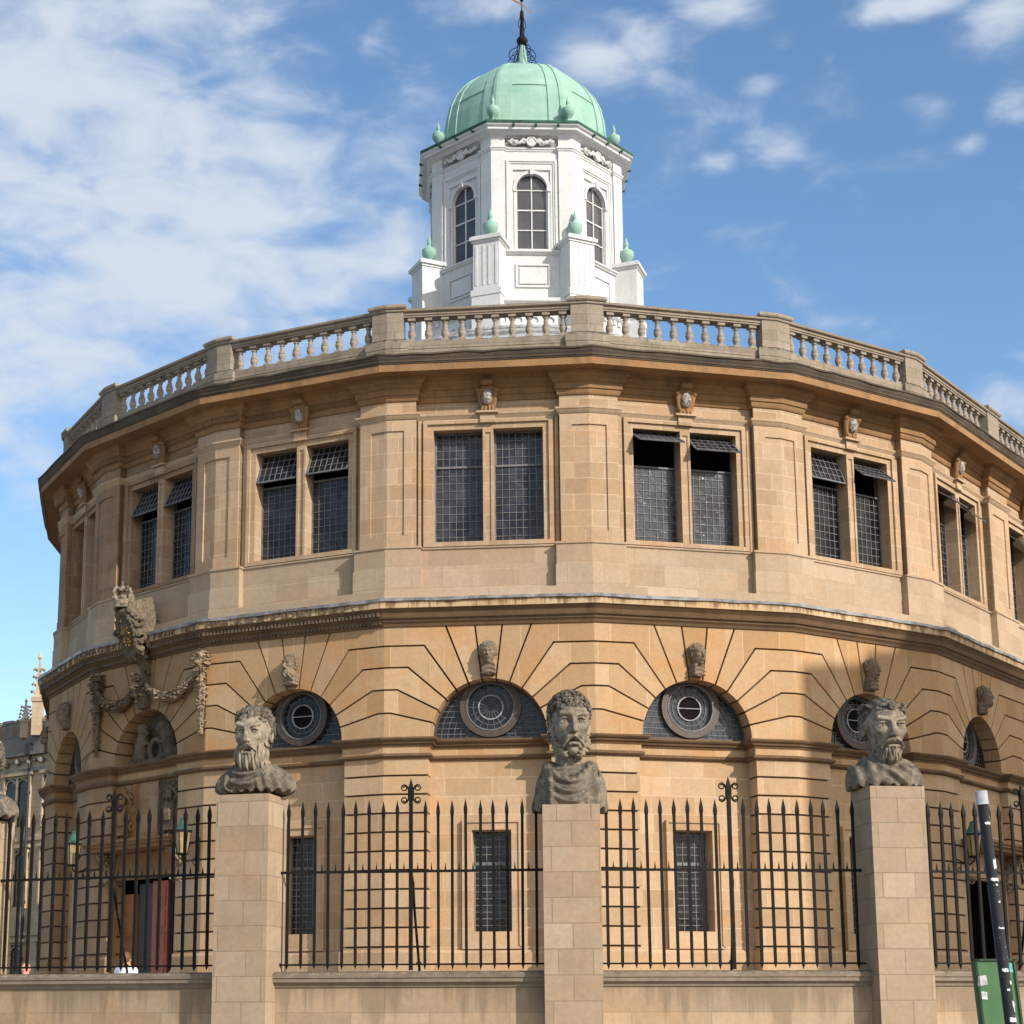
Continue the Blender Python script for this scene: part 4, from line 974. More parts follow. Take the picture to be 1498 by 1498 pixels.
def beard(X, Y, Z, w=1.0, bot=-.56, top=-.14, width=.26, depth=.36, square=0, amp=.016, f=46, goatee=False):
    A = np.abs(X)
    mid = (top+bot)/2-.03
    b = ell(X, Y, Z, (0, -.10, mid), (width*w, depth, (top-bot)/2+.06))
    if square: b = np.maximum(np.maximum(A-width*w*.98, np.abs(Y+.06)-depth), np.abs(Z-mid)-(top-bot)/2); b = b-.0; b = smax(b, ell(X, Y, Z, (0, -.04, mid), (width*1.25, depth*1.06, (top-bot)*.62)), .08)
    if goatee: b = smin(b, cap(X, Y, Z, (0, -.28, -.36), (0, -.34, bot+.06), .15, .06), .06)
    b = b-strands(X, Y, Z, f, amp)
    # clear the face: cheeks, mouth
    open_ = np.maximum(A-.105+.30*(Z+.25), Z*-1-.36)      # area round the mouth
    b = smax(b, -ell(X, Y, Z, (0, -.40, -.235), (.115, .20, .075)), .02)
    b = smax(b, -ell(X, Y, Z, (0, -.40, .04), (.215*w, .35, .27)), .03)
    b = smax(b, Z-top-.35*np.maximum(0, A-.16), .03)
    b = smax(b, Y-.12, .03)
    # moustache
    m_ = cap(A, Y, Z, (.012, -.455, -.195), (.10, -.425, -.225), .038, .034); m_ = smin(m_, cap(A, Y, Z, (.10, -.425, -.225), (.185, -.345, -.33), .034, .022), .02)
    m_ = m_-.009*np.sin(70*(A*.7+Z))
    return np.minimum(b, m_)
def drape(X, Y, Z, kind):
    A = np.abs(X)
    if kind == 'long':                       # toga with hanging U folds, bare chest
        w_ = .455+.07*np.clip((-.62-Z)/.7, 0, 1)**.7
        d = np.sqrt((X/w_)**2+((Y-.10)/(w_*.72))**2)-1; d = d*w_*.7
        d = smax(d, ell(X, Y, Z, (0, .12, -1.15), (.60, .5, .58)), .10)
        zn = -.88+2.0*(X+.02)**2
        u = Z-1.5*(X+.03)**2
        f_ = .030*np.sin(40*u+.8*np.sin(6*X))*np.exp(-((X+.02)/.26)**4)+.028*np.sin(15*np.arctan2(X, .3-Y)+4*Z+.6)*np.clip((A-.22)/.08, 0, 1)*(A < .44)+.028*np.sin(9*np.arctan2(X, .3-Y)+.5)*np.clip((-1.08-Z)/.15, 0, 1)
        c_ = smax(d-.040-f_, Z-zn, .02)
        dz = (Z-zn)/np.sqrt(1+(4*X)**2)
        roll = np.sqrt(dz**2+np.clip(d+.0, -.2, 9)**2)-.058-.010*np.sin(55*X+30*Z)
        roll = np.maximum(np.maximum(roll, Y-.25), np.abs(X)-.37)
        d = smin(smin(d, c_, .02), roll, .02)
        for s_ in (-1, 1): d = smin(d, cap(X, Y, Z, (s_*.34, -.06, -.68), (s_*.30, .22, -.62), .075, .09), .10)
        bot = -1.33
    else:
        wx = .66 if kind == 'wide' else .62
        d = ell(X, Y, Z, (0, .12, -.86), (wx, .47, .42 if kind == 'wide' else .45))
        th_ = np.arctan2(X, .25-Y)
        if kind == 'wide':
            fold = .022*np.sin(24*th_+9*Z+.5+1.2*np.sin(3*th_))*np.clip((-.58-Z)/.15, 0, 1)*np.clip((np.abs(X+.05)-.16)/.12, 0, 1)+.036*np.sin(36*(Z-1.1*(X+.06)**2)+.5)*np.exp(-((X+.06)/.27)**4)
        else:
            u = X*.75
            fold = .042*np.sin(24*(Z+.55*X+.5*X*X)+.6*np.sin(9*X))*np.exp(-((X-.06)/.30)**2)+.020*np.sin(30*X+2*Z)*np.clip((-X-.12)/.14, 0, 1)+.020*np.sin(26*th_-9*Z)*np.clip((X-.30)/.1, 0, 1)
        d = d-fold
        # collar roll round the neck
        q = np.sqrt(X**2/.30**2+(Y-.08)**2/.29**2)-1; zc = -.545+.16*np.where(Y < 0, Y, Y*.3)-.05*X
        c_ = np.sqrt((q*.3)**2+(Z-zc)**2)-.07-.012*np.sin(7*th_*2+20*Z)
        d = smin(d, c_, .04)
        bot = -.955
    hem = bot+.030*np.sin(17*np.arctan2(X, .3-Y)*1.3+2)+.03*np.clip(-Y, 0, 1)
    d = smax(d, hem-Z, .02)
    inner = ell(X, Y, Z, (0, .12, bot-.06), (.40, .3, .12))
    return smax(d, -inner, .02)
HH = .0085
def herm_bust(kind):
    out = []
    lo, hi = (-.46, -.62, -1.25), (.46, .56, .58)
    if kind == 0:      # long face, flat fringe of curls, tall square beard
        f = lambda X, Y, Z: face(X, Y, Z, .95, .05, .03, jaw=.27)
        C = curls(130, (0, .05, .27), (.335, .41, .21), .17, .50, seed=3, rr=(.028, .05))+curls(200, (0, .10, .10), (.345, .40, .36), -.35, .4, seed=4, rr=(.025, .045), front=lambda p: p[1] > -.02)
        hr = lambda X, Y, Z: smin(smax(ell(X, Y, Z, (0, .07, .16), (.352, .43, .345)), np.maximum(-(Z-.25)-.9*np.clip(Y+.12, 0, .6), -1.0), .02)+.0, spheres(X, Y, Z, C), .02)
        bd = lambda X, Y, Z: beard(X, Y, Z, 1.0, -.60, -.06, .30, .385, 1, .018, 52)
        dk = 'wide'
    elif kind == 1:    # round head of tight curls, short beard, thick neck
        f = lambda X, Y, Z: face(X, Y, Z, 1.0, .05, .0, neck=(.235, -1.05), jaw=.28)
        C = curls(420, (0, .06, .20), (.365, .435, .33), .02, .6, seed=8, rr=(.024, .042), front=lambda p: p[2] > .20+.25*max(0, -p[1]-.15) or p[1] > -.08)+curls(170, (0, .12, .0), (.36, .38, .4), -.35, .2, seed=9, rr=(.024, .04), front=lambda p: p[1] > .03)
        hr = lambda X, Y, Z: smin(smax(ell(X, Y, Z, (0, .08, .16), (.355, .425, .35)), -(Z-.26)-1.1*np.clip(Y+.20, 0, .7), .02), spheres(X, Y, Z, C), .015)
        def bd(X, Y, Z):
            A = np.abs(X)
            b = smin(cap(A, Y, Z, (.285, .0, -.02), (.25, -.12, -.34), .075, .085), cap(A, Y, Z, (.25, -.12, -.34), (.13, -.27, -.475), .085, .065), .05)
            b = smin(b, cap(A, Y, Z, (.24, -.05, -.36), (.10, -.16, -.50), .08, .08), .05)
            b = b-.012*np.sin(52*A+14*Z)*np.sin(48*Z-20*Y)-.008*np.sin(90*Z+30*A)
            m_ = smin(cap(A, Y, Z, (.012, -.465, -.20), (.10, -.43, -.225), .034, .036), cap(A, Y, Z, (.10, -.43, -.225), (.175, -.36, -.36), .034, .028), .02)
            return np.minimum(b, m_-.008*np.sin(80*(A*.7+Z)))
        dk = 'long'
    else:              # laurel wreath, pointed trimmed beard
        f = lambda X, Y, Z: face(X, Y, Z, .98, .03, .015, neck=(.215, -1.0), jaw=.25)
        C = curls(220, (0, .09, .10), (.345, .40, .36), -.3, .44, seed=14, rr=(.024, .04), front=lambda p: p[1] > -.0)
        L_ = []
        for a in np.linspace(-2.6, 2.6, 46):
            for z_ in (.285, .325, .365): L_.append((.352*sin(a+z_*7), .05-.40*cos(a+z_*7), z_+.012*sin(a*9), .030))
        L_ += [(.03*cos(q), -.385, .325+.03*sin(q), .035) for q in (0, 1.3, 2.6, 3.9, 5.2)]
        hr = lambda X, Y, Z: smin(smax(ell(X, Y, Z, (0, .065, .15), (.362, .455, .372)), np.minimum(-(Z-.30)-1.1*np.clip(Y+.20, 0, .7), 9), .02)-.007*np.sin(48*X+9*Z), spheres(X, Y, Z, C+L_), .012)
        bd = lambda X, Y, Z: beard(X, Y, Z, .95, -.54, -.25, .235, .33, 0, .014, 64, goatee=True)
        dk = 'cloak'
    out.append(('head', nets(f, lo, hi, HH, 'head'), 'stat'))
    out.append(('hair', nets(hr, (-.50, -.52, -.45), (.50, .60, .62), HH, 'hair'), 'statd'))
    out.append(('beard', nets(bd, (-.42, -.62, -.72), (.42, .25, -.02), HH, 'beard'), 'stat'))
    dr = nets(lambda X, Y, Z: drape(X, Y, Z, dk), (-.72, -.50, -1.40), (.72, .68, -.38), .0125, 'drapery')
    out.append(('drapery', dr, 'drap'))
    return out

# --- keystone masks: small heads of three characters
def mask_mesh(v):
    if v == 0: C = curls(90, (0, .1, .15), (.42, .35, .42), -.1, .7, seed=21, rr=(.06, .085), front=lambda p: p[1] < .15 and (abs(p[0]) > .24 or p[2] > .33))
    elif v == 1: C = curls(60, (0, .1, .22), (.36, .38, .32), .2, .7, seed=22, rr=(.05, .09), front=lambda p: p[1] < .15)
    else: C = curls(70, (0, .08, .1), (.40, .36, .40), -.5, .6, seed=23, rr=(.05, .08), front=lambda p: p[1] < .12 and (abs(p[0]) > .22 or p[2] > .3 or p[2] < -.3))
    def f(X, Y, Z):
        d = face(X, Y, Z, 1.0, .04+.02*(v == 2), .02)
        d = smin(d, spheres(X, Y, Z, C), .02)
        if v == 2: d = smin(d, beard(X, Y, Z, 1, -.62, -.15, .27, .36, 0, .03, 34), .02)
        sc_ = np.maximum(np.abs(X)-.27+.12*(Z+.8), np.abs(Y-.12)-.24)-.04+.03*np.sin(30*(Z+.9*X*X)); sc_ = smax(sc_, np.maximum(Z+.42, -1.0-Z), .03)
        return smax(smin(d, sc_, .04), Y-.30, .01)
    return nets(f, (-.56, -.62, -1.05), (.56, .34, .66), .026, 'keystone_mask')
MK = [mask_mesh(v) for v in range(3)]
for m_ in MK: m_.materials.append(M['mask'])
for i in range(NB):
    if i == 2: continue
    o = bpy.data.objects.new('keystone_mask', MK[(0, 2, 1, 2, 0, 1, 1, 2, 0)[i]]); COL.objects.link(o); o.parent = th
    b = BAY[i]; p = b.p2(0, .11); o.location = Vector((p[0], p[1], 6.69))-Vector(WOFF[th.name]); o.scale = (.41,)*3; o.rotation_euler = (0, 0, math.atan2(b.t.y, b.t.x)+rad((0, 0, 0, -12, 0, 18, 10, 25, 0)[i]))
# --- cartouches in the upper frieze
def cart(X, Y, Z):
    A = np.abs(X)
    d = ell(X, Y, Z, (0, .0, -.02), (.125, .13, .19))
    rim = np.abs(np.sqrt((X/.155)**2+((Z+.03)/.235)**2)-1)*.16; d = smin(d, np.sqrt(rim**2+(Y+.03)**2)-.035, .02)
    d = smin(d, cap(X, Y, Z, (-.07, -.10, .27), (.07, -.10, .27), .065), .03); d = smin(d, cap(X, Y, Z, (-.05, -.02, .35), (.05, -.02, .35), .05), .03)
    d = smin(d, np.sqrt((A-.185)**2+(Z-.12)**2+(Y+.05)**2)-.052, .02)
    d = smin(d, cap(A, Y, Z, (.17, -.02, .05), (.12, -.02, -.25), .05, .035), .02)
    for x_ in (.04, .10): d = smin(d, cap(A, Y, Z, (x_, -.06, -.22), (x_*1.2, -.10, -.34), .03, .022), .012)
    return smax(smin(d, np.maximum(np.maximum(A-.13, np.abs(Z)-.30), np.abs(Y-.1)-.12), .03), Y-.2, .01)
cm = nets(cart, (-.27, -.24, -.42), (.27, .24, .46), .014, 'cartouche'); cm.materials.append(M['mould'])
def cshield(X, Y, Z): return ell(X, Y, Z, (0, -.075, -.02), (.098, .085, .155))+.006*np.sin(X*130)*np.sin(Z*90)
csm = nets(cshield, (-.14, -.2, -.22), (.14, .05, .18), .012, 'shield'); csm.materials.append(M['cartf'])
for i in range(NB):
    b = BAY[i]; p = b.p2(0, UO+.13); o = bpy.data.objects.new('cartouche', cm); COL.objects.link(o); o.parent = th
    o.location = Vector((p[0], p[1], 12.01))-Vector(WOFF[th.name]); o.rotation_euler = (rad(9), 0, math.atan2(b.t.y, b.t.x))
    q = bpy.data.objects.new('shield', csm); COL.objects.link(q); q.parent = o

# ================================================================== royal arms, festoons, inscription and doorways
def localobj(name, mesh, parent, bay, c, o, z, m=None, rx=0, sc_=1):
    q = bpy.data.objects.new(name, mesh); COL.objects.link(q); q.parent = parent
    if m and not mesh.materials: mesh.materials.append(M[m])
    p = bay.p2(c, o); q.location = Vector((p[0], p[1], z))-Vector(WOFF[th.name]); q.rotation_euler = (rx, 0, math.atan2(bay.t.y, bay.t.x)); q.scale = (sc_,)*3
    return q
def armsf(X, Y, Z):
    A = np.abs(X); th_ = np.arctan2(X, Z)
    d = ell(X, Y, Z, (0, .0, 0), (.36, .16, .52))
    r_ = np.sqrt((X/.40)**2+(Z/.57)**2)
    band = np.sqrt(((r_-1.03)*.42)**2+(Y+.06)**2)-.075; d = smin(d, band, .02)
    d = d-.012*np.sin(th_*22)*np.exp(-((r_-1.03)/.12)**2)
    q = (np.sin(X*26)*np.sin(Z*19)); d = d-.012*np.sin(X*44)*np.sin(Z*37+2*np.sin(X*9))*(r_ < .86)
    d = smin(d, np.maximum(np.minimum(A, np.abs(Z))-.012, r_-.86)*.8+np.maximum(0, np.abs(Y+.15)-.04), .01)
    Rm = np.random.RandomState(12)
    for k in range(64):                      # mantling and supporters crowded round the rim
        t = Rm.uniform(.25, 6.0); r0 = Rm.uniform(.50, .68); cx, cz = r0*sin(t)*.95, r0*cos(t)*1.25; q_ = Rm.uniform(.045, .08)
        d = smin(d, ell(X, Y, Z, (cx, Rm.uniform(-.05, .16), cz), (q_, .10, q_*Rm.uniform(.8, 1.6))), .02)
    d = smin(d, cap(X, Y, Z, (.30, .05, .62), (.58, .20, .30), .11, .09), .04); d = smin(d, cap(X, Y, Z, (.52, .2, .3), (.56, .2, -.45), .09, .07), .04)
    d = smin(d, cap(X, Y, Z, (0, .15, -.50), (0, .42, -1.25), .22, .13), .10)
    d = smin(d, ell(X, Y, Z, (0, .30, -.95), (.20, .20, .22)), .05)
    for s_ in (-1, 1): d = smin(d, cap(X, Y, Z, (s_*.24, .10, -.62), (s_*.12, .38, -1.2), .08, .06), .03)
    d = smin(d, np.maximum(np.maximum(A-.30, np.abs(Z-.15)-.75), np.abs(Y-.45)-.40), .03)
    return d-.012*np.sin(X*43+3*Z)*np.sin(Z*37)*np.sin(Y*31)
am = nets(armsf, (-.80, -.36, -1.45), (.80, .90, .82), .018, 'royal_arms')
b2 = BAY[2]
ra = localobj('royal_arms', am, th, b2, -.02, .50, 7.80, 'arms', rad(19), .80); ra.scale.x = .64
def crownf(X, Y, Z):
    r_ = np.sqrt(X*X+Y*Y); th_ = np.arctan2(X, -Y)
    d = np.maximum(np.abs(r_-.235-.05*Z)-.035, np.abs(Z)-.075)
    d = smin(d, np.sqrt((r_-.24)**2+(Z+.075)**2)-.042, .01); d = smin(d, np.sqrt((r_-.255)**2+(Z-.08)**2)-.030, .01)
    for k in range(8):
        a = pi/4*k+.2; d = smin(d, ell(X, Y, Z, (.27*sin(a), -.27*cos(a), .155), (.055, .055, .075)), .015)
    for k in range(4):
        a = pi/2*k+.2
        pts = [(.27, .16), (.33, .28), (.30, .38), (.20, .43), (.08, .38), (0, .36)]
        for (r0, z0), (r1, z1) in zip(pts, pts[1:]): d = smin(d, cap(X, Y, Z, (r0*sin(a), -r0*cos(a), z0), (r1*sin(a), -r1*cos(a), z1), .036), .012)
        for (r0, z0) in pts[:5]: d = smin(d, ell(X, Y, Z, ((r0+.03)*sin(a), -(r0+.03)*cos(a), z0), (.034, .034, .034)), .006)
    d = smin(d, ell(X, Y, Z, (0, 0, .44), (.07, .07, .07)), .01); d = smin(d, cap(X, Y, Z, (0, 0, .5), (0, 0, .60), .022), .01); d = smin(d, cap(X, Y, Z, (-.05, 0, .56), (.05, 0, .56), .020), .01)
    return smin(d, ell(X, Y, Z, (0, 0, .10), (.20, .20, .16)), .01)
crm = nets(crownf, (-.40, -.40, -.14), (.40, .40, .66), .014, 'crown'); crm.materials.append(M['stat'])
q = bpy.data.objects.new('crown', crm); COL.objects.link(q); q.parent = ra; q.location = (-.02, .06, .80); q.rotation_euler = (rad(-14), 0, 0)
mb = MB()
T = lambda c, o, z: (c, -o, z)
RG = random.Random(3)
for k in range(70):
    cx, cz = RG.uniform(-.24, .24), RG.uniform(-.36, .36)
    if (cx/.27)**2+(cz/.40)**2 < 1: mb.blob((cx, -.125-.02*(1-(cx/.3)**2-(cz/.45)**2)*1.2, cz), RG.uniform(.018, .034), None, .3, (1, .5, 1.2))
g_ = obj('gilded_quarters', mb, 'gold', None); g_.parent = ra
M_g = g_
# leafy festoons
def leaves(mb, pts, r, n, seed):
    R_ = random.Random(seed); L = len(pts)-1
    for k in range(n):
        t = R_.random()*L; i = min(int(t), L-1); f = t-i; p = Vector(pts[i]).lerp(Vector(pts[i+1]), f); rr = r[i]*(1-f)+r[i+1]*f
        a = R_.uniform(0, 2*pi); d = Vector((cos(a), sin(a)*.8, R_.uniform(-.6, .6))).normalized()*rr*R_.uniform(.45, 1)
        mb.blob(p+d, rr*R_.uniform(.26, .48), None, .3, (1, .28, R_.uniform(.4, .8)))
def drop(c0, bay, z0, z1, seed):
    p = [bay.T(c0, .10, z0), bay.T(c0, .12, z0-.25), bay.T(c0, .10, z0-.45), bay.T(c0, .10, (z0+z1)/2), bay.T(c0, .08, z1)]
    mb = MB(); mb.tube(p, [.10, .12, .07, .09, .04], 7); leaves(mb, p, [.15, .19, .11, .14, .07], 300, seed); return mb
obj('leaf_drop', drop(b2.h-.04, b2, 7.17, 5.42, 1), 'carve', th); obj('leaf_drop', drop(-b2.h+.34, b2, 7.17, 5.36, 2), 'soot_shade', th)  # left drop takes the dark tone, its shade put into the colour
for s_, m_, sd_ in ((1, 'carve', 3), (-1, 'soot_shade', 4)):  # left swag coloured dark as if shaded, right one in clean stone
    ce = b2.h-.06 if s_ > 0 else -b2.h+.36
    pts = []
    for k in range(13):
        f = k/12; c = s_*.16+(ce-s_*.16)*f; z = 6.72+.12*f-.44*sin(pi*f)**.9
        pts.append(b2.T(c, .16, z))
    rr = [.06, .08, .11, .14, .16, .17, .17, .16, .14, .12, .09, .07, .06]
    mb = MB(); mb.tube(pts, [x*.7 for x in rr], 7); leaves(mb, pts, rr, 480, sd_); obj('festoon', mb, m_, th)
mb = MB(); leaves(mb, [b2.T(0, .2, 6.95), b2.T(0, .18, 6.6), b2.T(0, .12, 6.3)], [.2, .18, .12], 90, 9); mb.box(-.13, .13, 0, .16, 6.22, 6.95, b2.T); obj('carved_keystone', mb, 'soot_shade', th)
# heraldic beasts in the arch over the door
def beasts(X, Y, Z):
    d = np.full(X.shape, 9., np.float32)
    for s_ in (-1, 1):
        e = lambda c, r: ell(X, Y, Z, (s_*c[0], c[1], c[2]), r)
        d = smin(d, cap(X, Y, Z, (s_*.55, .0, .12), (s_*.42, -.05, .52), .17, .14), .05)
        d = smin(d, e((.36, -.10, .72), (.13, .13, .13)), .04); d = smin(d, cap(X, Y, Z, (s_*.34, -.12, .70), (s_*.24, -.16, .66), .06), .02)
        d = smin(d, cap(X, Y, Z, (s_*.40, -.08, .5), (s_*.18, -.12, .62), .05, .035), .03); d = smin(d, cap(X, Y, Z, (s_*.42, -.08, .38), (s_*.2, -.12, .40), .05, .035), .03)
        d = smin(d, cap(X, Y, Z, (s_*.56, -.02, .12), (s_*.36, -.10, .08), .08, .06), .04); d = smin(d, cap(X, Y, Z, (s_*.7, 0, .1), (s_*.8, 0, .55), .04, .03), .03)
        for k in range(5): d = smin(d, cap(X, Y, Z, (s_*(.47+.02*k), -.1, .80-.07*k), (s_*(.56+.02*k), -.02, .62-.07*k), .032), .015)
    d = smin(d, np.sqrt(((np.sqrt(X**2+(Z-.25)**2)-.22))**2+(Y+.02)**2)-.06, .03)
    d = smin(d, np.maximum(np.abs(X)-.8, np.maximum(np.abs(Z)-.06, np.abs(Y)-.12)), .03)
    return d
bm = nets(beasts, (-.98, -.32, -.08), (.98, .25, .95), .022, 'beast_relief')
localobj('beast_relief', bm, th, b2, .0, -.30, 5.13, 'soot_shade')
mb = MB(); pts = [(1.12*cos(a), AZ+1.12*sin(a)) for a in np.linspace(0, pi, 24)]; mb.face([b2.T(c, -.44, z) for c, z in pts]); obj('niche_back', mb, 'soot_shade', th)
# inscription, cut letters raised on the fascia
def lettering(bay, text, c0, c1, z0=7.612, hgt=.128):
    wd = {'I': .45, '.': .4, ' ': .5, ':': .4, 'M': 1.15}; tot = sum(wd.get(ch, 1) for ch in text); c = c0
    for ch in text:
        w_ = wd.get(ch, 1)*(c1-c0)/tot
        if ch != ' ':
            cu_ = bpy.data.curves.new('t', 'FONT'); cu_.body = ch; cu_.size = 1; cu_.extrude = .04; cu_.offset = .012; cu_.resolution_u = 3
            to = bpy.data.objects.new('t', cu_); COL.objects.link(to); bpy.context.view_layer.update()
            me = bpy.data.meshes.new_from_object(to.evaluated_get(bpy.context.evaluated_depsgraph_get())); bpy.data.objects.remove(to)
            xs = [v.co.x for v in me.vertices]; x0, x1 = min(xs), max(xs); ww = w_*(.76 if ch not in '.:I' else .42)
            for v in me.vertices: v.co = bay.T(c+(w_-ww)/2+(v.co.x-x0)/(x1-x0)*ww, .270+v.co.z*.3, z0+v.co.y/.73*hgt)
            me.name = 'letter'; me.materials.clear(); link('letter', me, 'soot_shade', th)
        c += w_
for bay, tx, c0, c1 in ((BAY[1], 'CAROLVS II D.G.', -1.6, 2.02), (BAY[2], 'MAG.BRI', -2.0, -.66), (BAY[2], 'FRAN.', .52, 1.30), (BAY[2], 'ET', 1.62, 2.02), (BAY[3], 'HIB.REX FIDEI DEF:', -1.95, 1.55)):
    lettering(bay, tx, c0, c1)
# egg-and-dart enrichment on the carved bays of the string course
mb = MB()
for i in (0, 1, 2, 3):
    b = BAY[i]
    n_ = int(b.L/.085)
    for k in range(n_):
        c = -b.h+(k+.5)*b.L/n_
        mb.box(c-.024, c+.024, .12, .215, 7.455, 7.535, b.T)
        if k % 1 == 0: mb.box(c-.03, c+.02, .04, .095, 7.325, 7.375, b.T)
obj('carved_enrichment', mb, 'soot_shade', th)
mb = MB()
for i in (1, 2, 3):
    b = BAY[i]
    for k in range(60):
        c = -b.h+.6+(k+.5)*(b.L-1.2)/60; mb.box(c-.014, c+.014, UO+.05, UO+.115, 12.08, 12.18, b.T)
    for s_, q in ((i, None),):
        pass
for i in (1, 2, 3):
    for bay, sg in ((BAY[i-1], 1), (BAY[i], -1)):
        for k in range(13):
            c = sg*(bay.h-.03-k*.05); mb.box(c-.016, c+.016, -.05, .045, 12.08, 12.18, bay.T)
obj('carved_enrichment', mb, 'mould', th)
# doorways with bracketed hoods
def doorway(i, carved):
    b = BAY[i]; T = b.T; o = -.16
    mb = MB(); frame(mb, b, -1.25, 1.17, -.9, 2.80, .12, o, o+.07, bottom=False)
    mb.box(-1.0, 1.0, o, o+.04, 2.80, 3.18, T)
    dw = obj('doorway', mb, 'low' if not carved else 'mould', th)
    mb = MB(); mb.box(-1.5, 1.5, o, o+.62, 3.30, 3.36, T); mb.box(-1.45, 1.45, o, o+.56, 3.22, 3.30, T); mb.box(-1.52, 1.52, o, o+.66, 3.36, 3.42, T)
    obj('door_hood', mb, 'mould', dw)
    for s_ in (-1, 1):
        mb = MB(); q = []
        prof = [(.10, 2.45), (.16, 2.55), (.13, 2.70), (.18, 2.85), (.32, 3.0), (.44, 3.12), (.42, 3.20)]
        poly = [(0, 2.40)]+prof+[(0, 3.22)]
        TT = lambda d_, c_, z_, s_=s_: T(s_*1.27+c_, o+d_, z_)
        mb.prism(poly, -.11, .11, TT)
        for cz, cr_ in ((3.05, .13), (2.55, .08)):
            for side in (-.13, .13): mb.tube([T(s_*1.27+side, o+.20+(cr_*(1-t/12))*cos(t), cz+cr_*(1-t/12)*sin(t)) for t in np.linspace(0, 9, 18)], .022, 5)
        obj('scroll_bracket', mb, 'carve', dw)
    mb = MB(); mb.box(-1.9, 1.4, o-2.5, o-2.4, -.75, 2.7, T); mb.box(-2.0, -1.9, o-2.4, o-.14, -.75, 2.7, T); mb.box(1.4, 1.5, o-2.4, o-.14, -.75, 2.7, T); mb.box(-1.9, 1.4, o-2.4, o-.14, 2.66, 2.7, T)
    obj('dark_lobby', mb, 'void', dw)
    if carved:
        mb = MB(); mb.box(-1.55, -.62, o-.26, o-.2, -.75, 2.35, T); mb.box(-1.5, -.7, o-.2, o-.18, 1.45, 1.52, T); d1 = obj('inner_door', mb, 'wood', dw)
        mb = MB(); mb.box(-.56, -.04, o-.28, o-.22, -.75, 2.55, T); obj('grey_door', mb, 'doord', dw)
        mb = MB(); ds = .06
        TT = lambda c, d_, z: T(.06+c*1.35, o-.15+d_-.15*c, z)
        mb.box(0, .34, -.02, .04, -.75, 2.58, TT)
        for z0, z1 in ((-.5, -.1), (.05, .5), (.62, .95), (1.1, 1.5), (1.62, 1.95), (2.05, 2.45)):
            mb.box(.05, .29, .04, .055, z0, z1, TT)
        d2 = obj('red_door', mb, 'red', dw); d2['label'] = 'red panelled door leaf folded open'
        # trophy panels either side of a plain slab
        for s_, sd_ in ((-1, 31), (1, 32)):
            R_ = random.Random(sd_); mb = MB(); c0 = s_*.82
            mb.box(c0-.42, c0+.42, o, o+.03, 3.46, 4.66, T)
            for q_ in (c0-.42, c0+.36): mb.box(q_, q_+.06, o+.03, o+.08, 3.46, 4.66, T)
            for k in range(26): 
                for q_ in (c0-.39, c0+.39): mb.blob(T(q_, o+.09, 3.50+k*.045), .022)
            mb.tube([T(c0, o+.07, 4.15), T(c0, o+.10, 3.95), T(c0, o+.08, 3.8)], [.11, .14, .13], 8)
            for k in range(9): mb.tube([T(c0-.13+.033*k, o+.11, 3.85), T(c0-.19+.048*k, o+.14, 3.58)], [.02, .028], 5)
            mb.tube([T(c0, o+.12, 4.25), T(c0, o+.12, 4.42)], [.07, .075], 8); 
            for k in range(6): mb.tube([T(c0-.05+.02*k, o+.1, 4.42), T(c0-.02+.04*k, o+.12, 4.52-.02*k), T(c0+.08+.04*k, o+.1, 4.50-.05*k)], [.02, .03, .012], 5)
            for k in range(8): a = R_.uniform(-.9, .9); mb.tube([T(c0, o+.06, 4.0), T(c0+.36*sin(a), o+.06, 4.0+.5*cos(a)*R_.choice((-1, 1)))], .02, 5)
            for k in range(70): mb.blob(T(c0+R_.uniform(-.3, .3), o+.05, R_.uniform(3.52, 4.62)), R_.uniform(.02, .045))
            obj('trophy_relief', mb, 'soot_shade' if s_ > 0 else 'mould', dw)
doorway(2, True); doorway(7, False)
# wall lanterns on brackets
def lantern(name, label, bay, c, o, z):
    p = bay.p2(c, o); t = empty(name, label, 'lantern', 'wall lanterns beside the doors', (p[0], p[1], z), math.atan2(bay.t.y, bay.t.x))
    mb = MB(); mb.lathe((0, 0, 0), [(.10, 0), (.17, .44), (.0, .44)], 6); obj('lamp_glass', mb, 'amber', t)
    mb = MB()
    for k in range(6):
        a = 2*pi*k/6; mb.tube([(.105*cos(a), .105*sin(a), -.01), (.175*cos(a), .175*sin(a), .45)], .010, 4)
    mb.lathe((0, 0, 0), [(.11, -.03), (.12, -.01), (.10, .01)], 6); mb.lathe((0, 0, 0), [(.20, .43), (.20, .46), (.17, .47)], 6)
    obj('cage', mb, 'iron', t)
    mb = MB(); mb.lathe((0, 0, 0), [(.20, .46), (.13, .52), (.07, .62), (.05, .68), (.06, .70), (.0, .74)], 10); obj('copper_cap', mb, 'copperd', t)
    mb = MB(); mb.tube([(0, 0, -.03), (0, -.0, -.10), (0, .10, -.16), (0, .25, -.12), (0, .36, -.05), (0, o+.02, -.02)], .016, 6)
    mb.box(-.03, .03, o-.03, o, -.35, .35, lambda c_, o_, z_: (c_, o_, z_)); mb.tube([(0, o-.03, -.30), (.0, .22, -.10)], .010, 5)
    mb.tube([(.0, o-.03, .25), (0, .2, .2), (0, .1, .0)], .009, 5)
    obj('bracket', mb, 'iron', t)
lantern('wall_lantern', 'copper topped lantern on the pier right of the doorway with the red door', BAY[2], 1.93, .42, 3.0)
lantern('wall_lantern', 'copper topped lantern on the pier left of the doorway with the red door', BAY[2], -1.93, .42, 3.0)
lantern('wall_lantern', 'lantern on the pier left of the shaded doorway at the far right', BAY[7], -1.93, .42, 3.0)
lantern('wall_lantern', 'lantern on the pier right of the shaded doorway at the far right', BAY[7], 1.93, .42, 3.0)
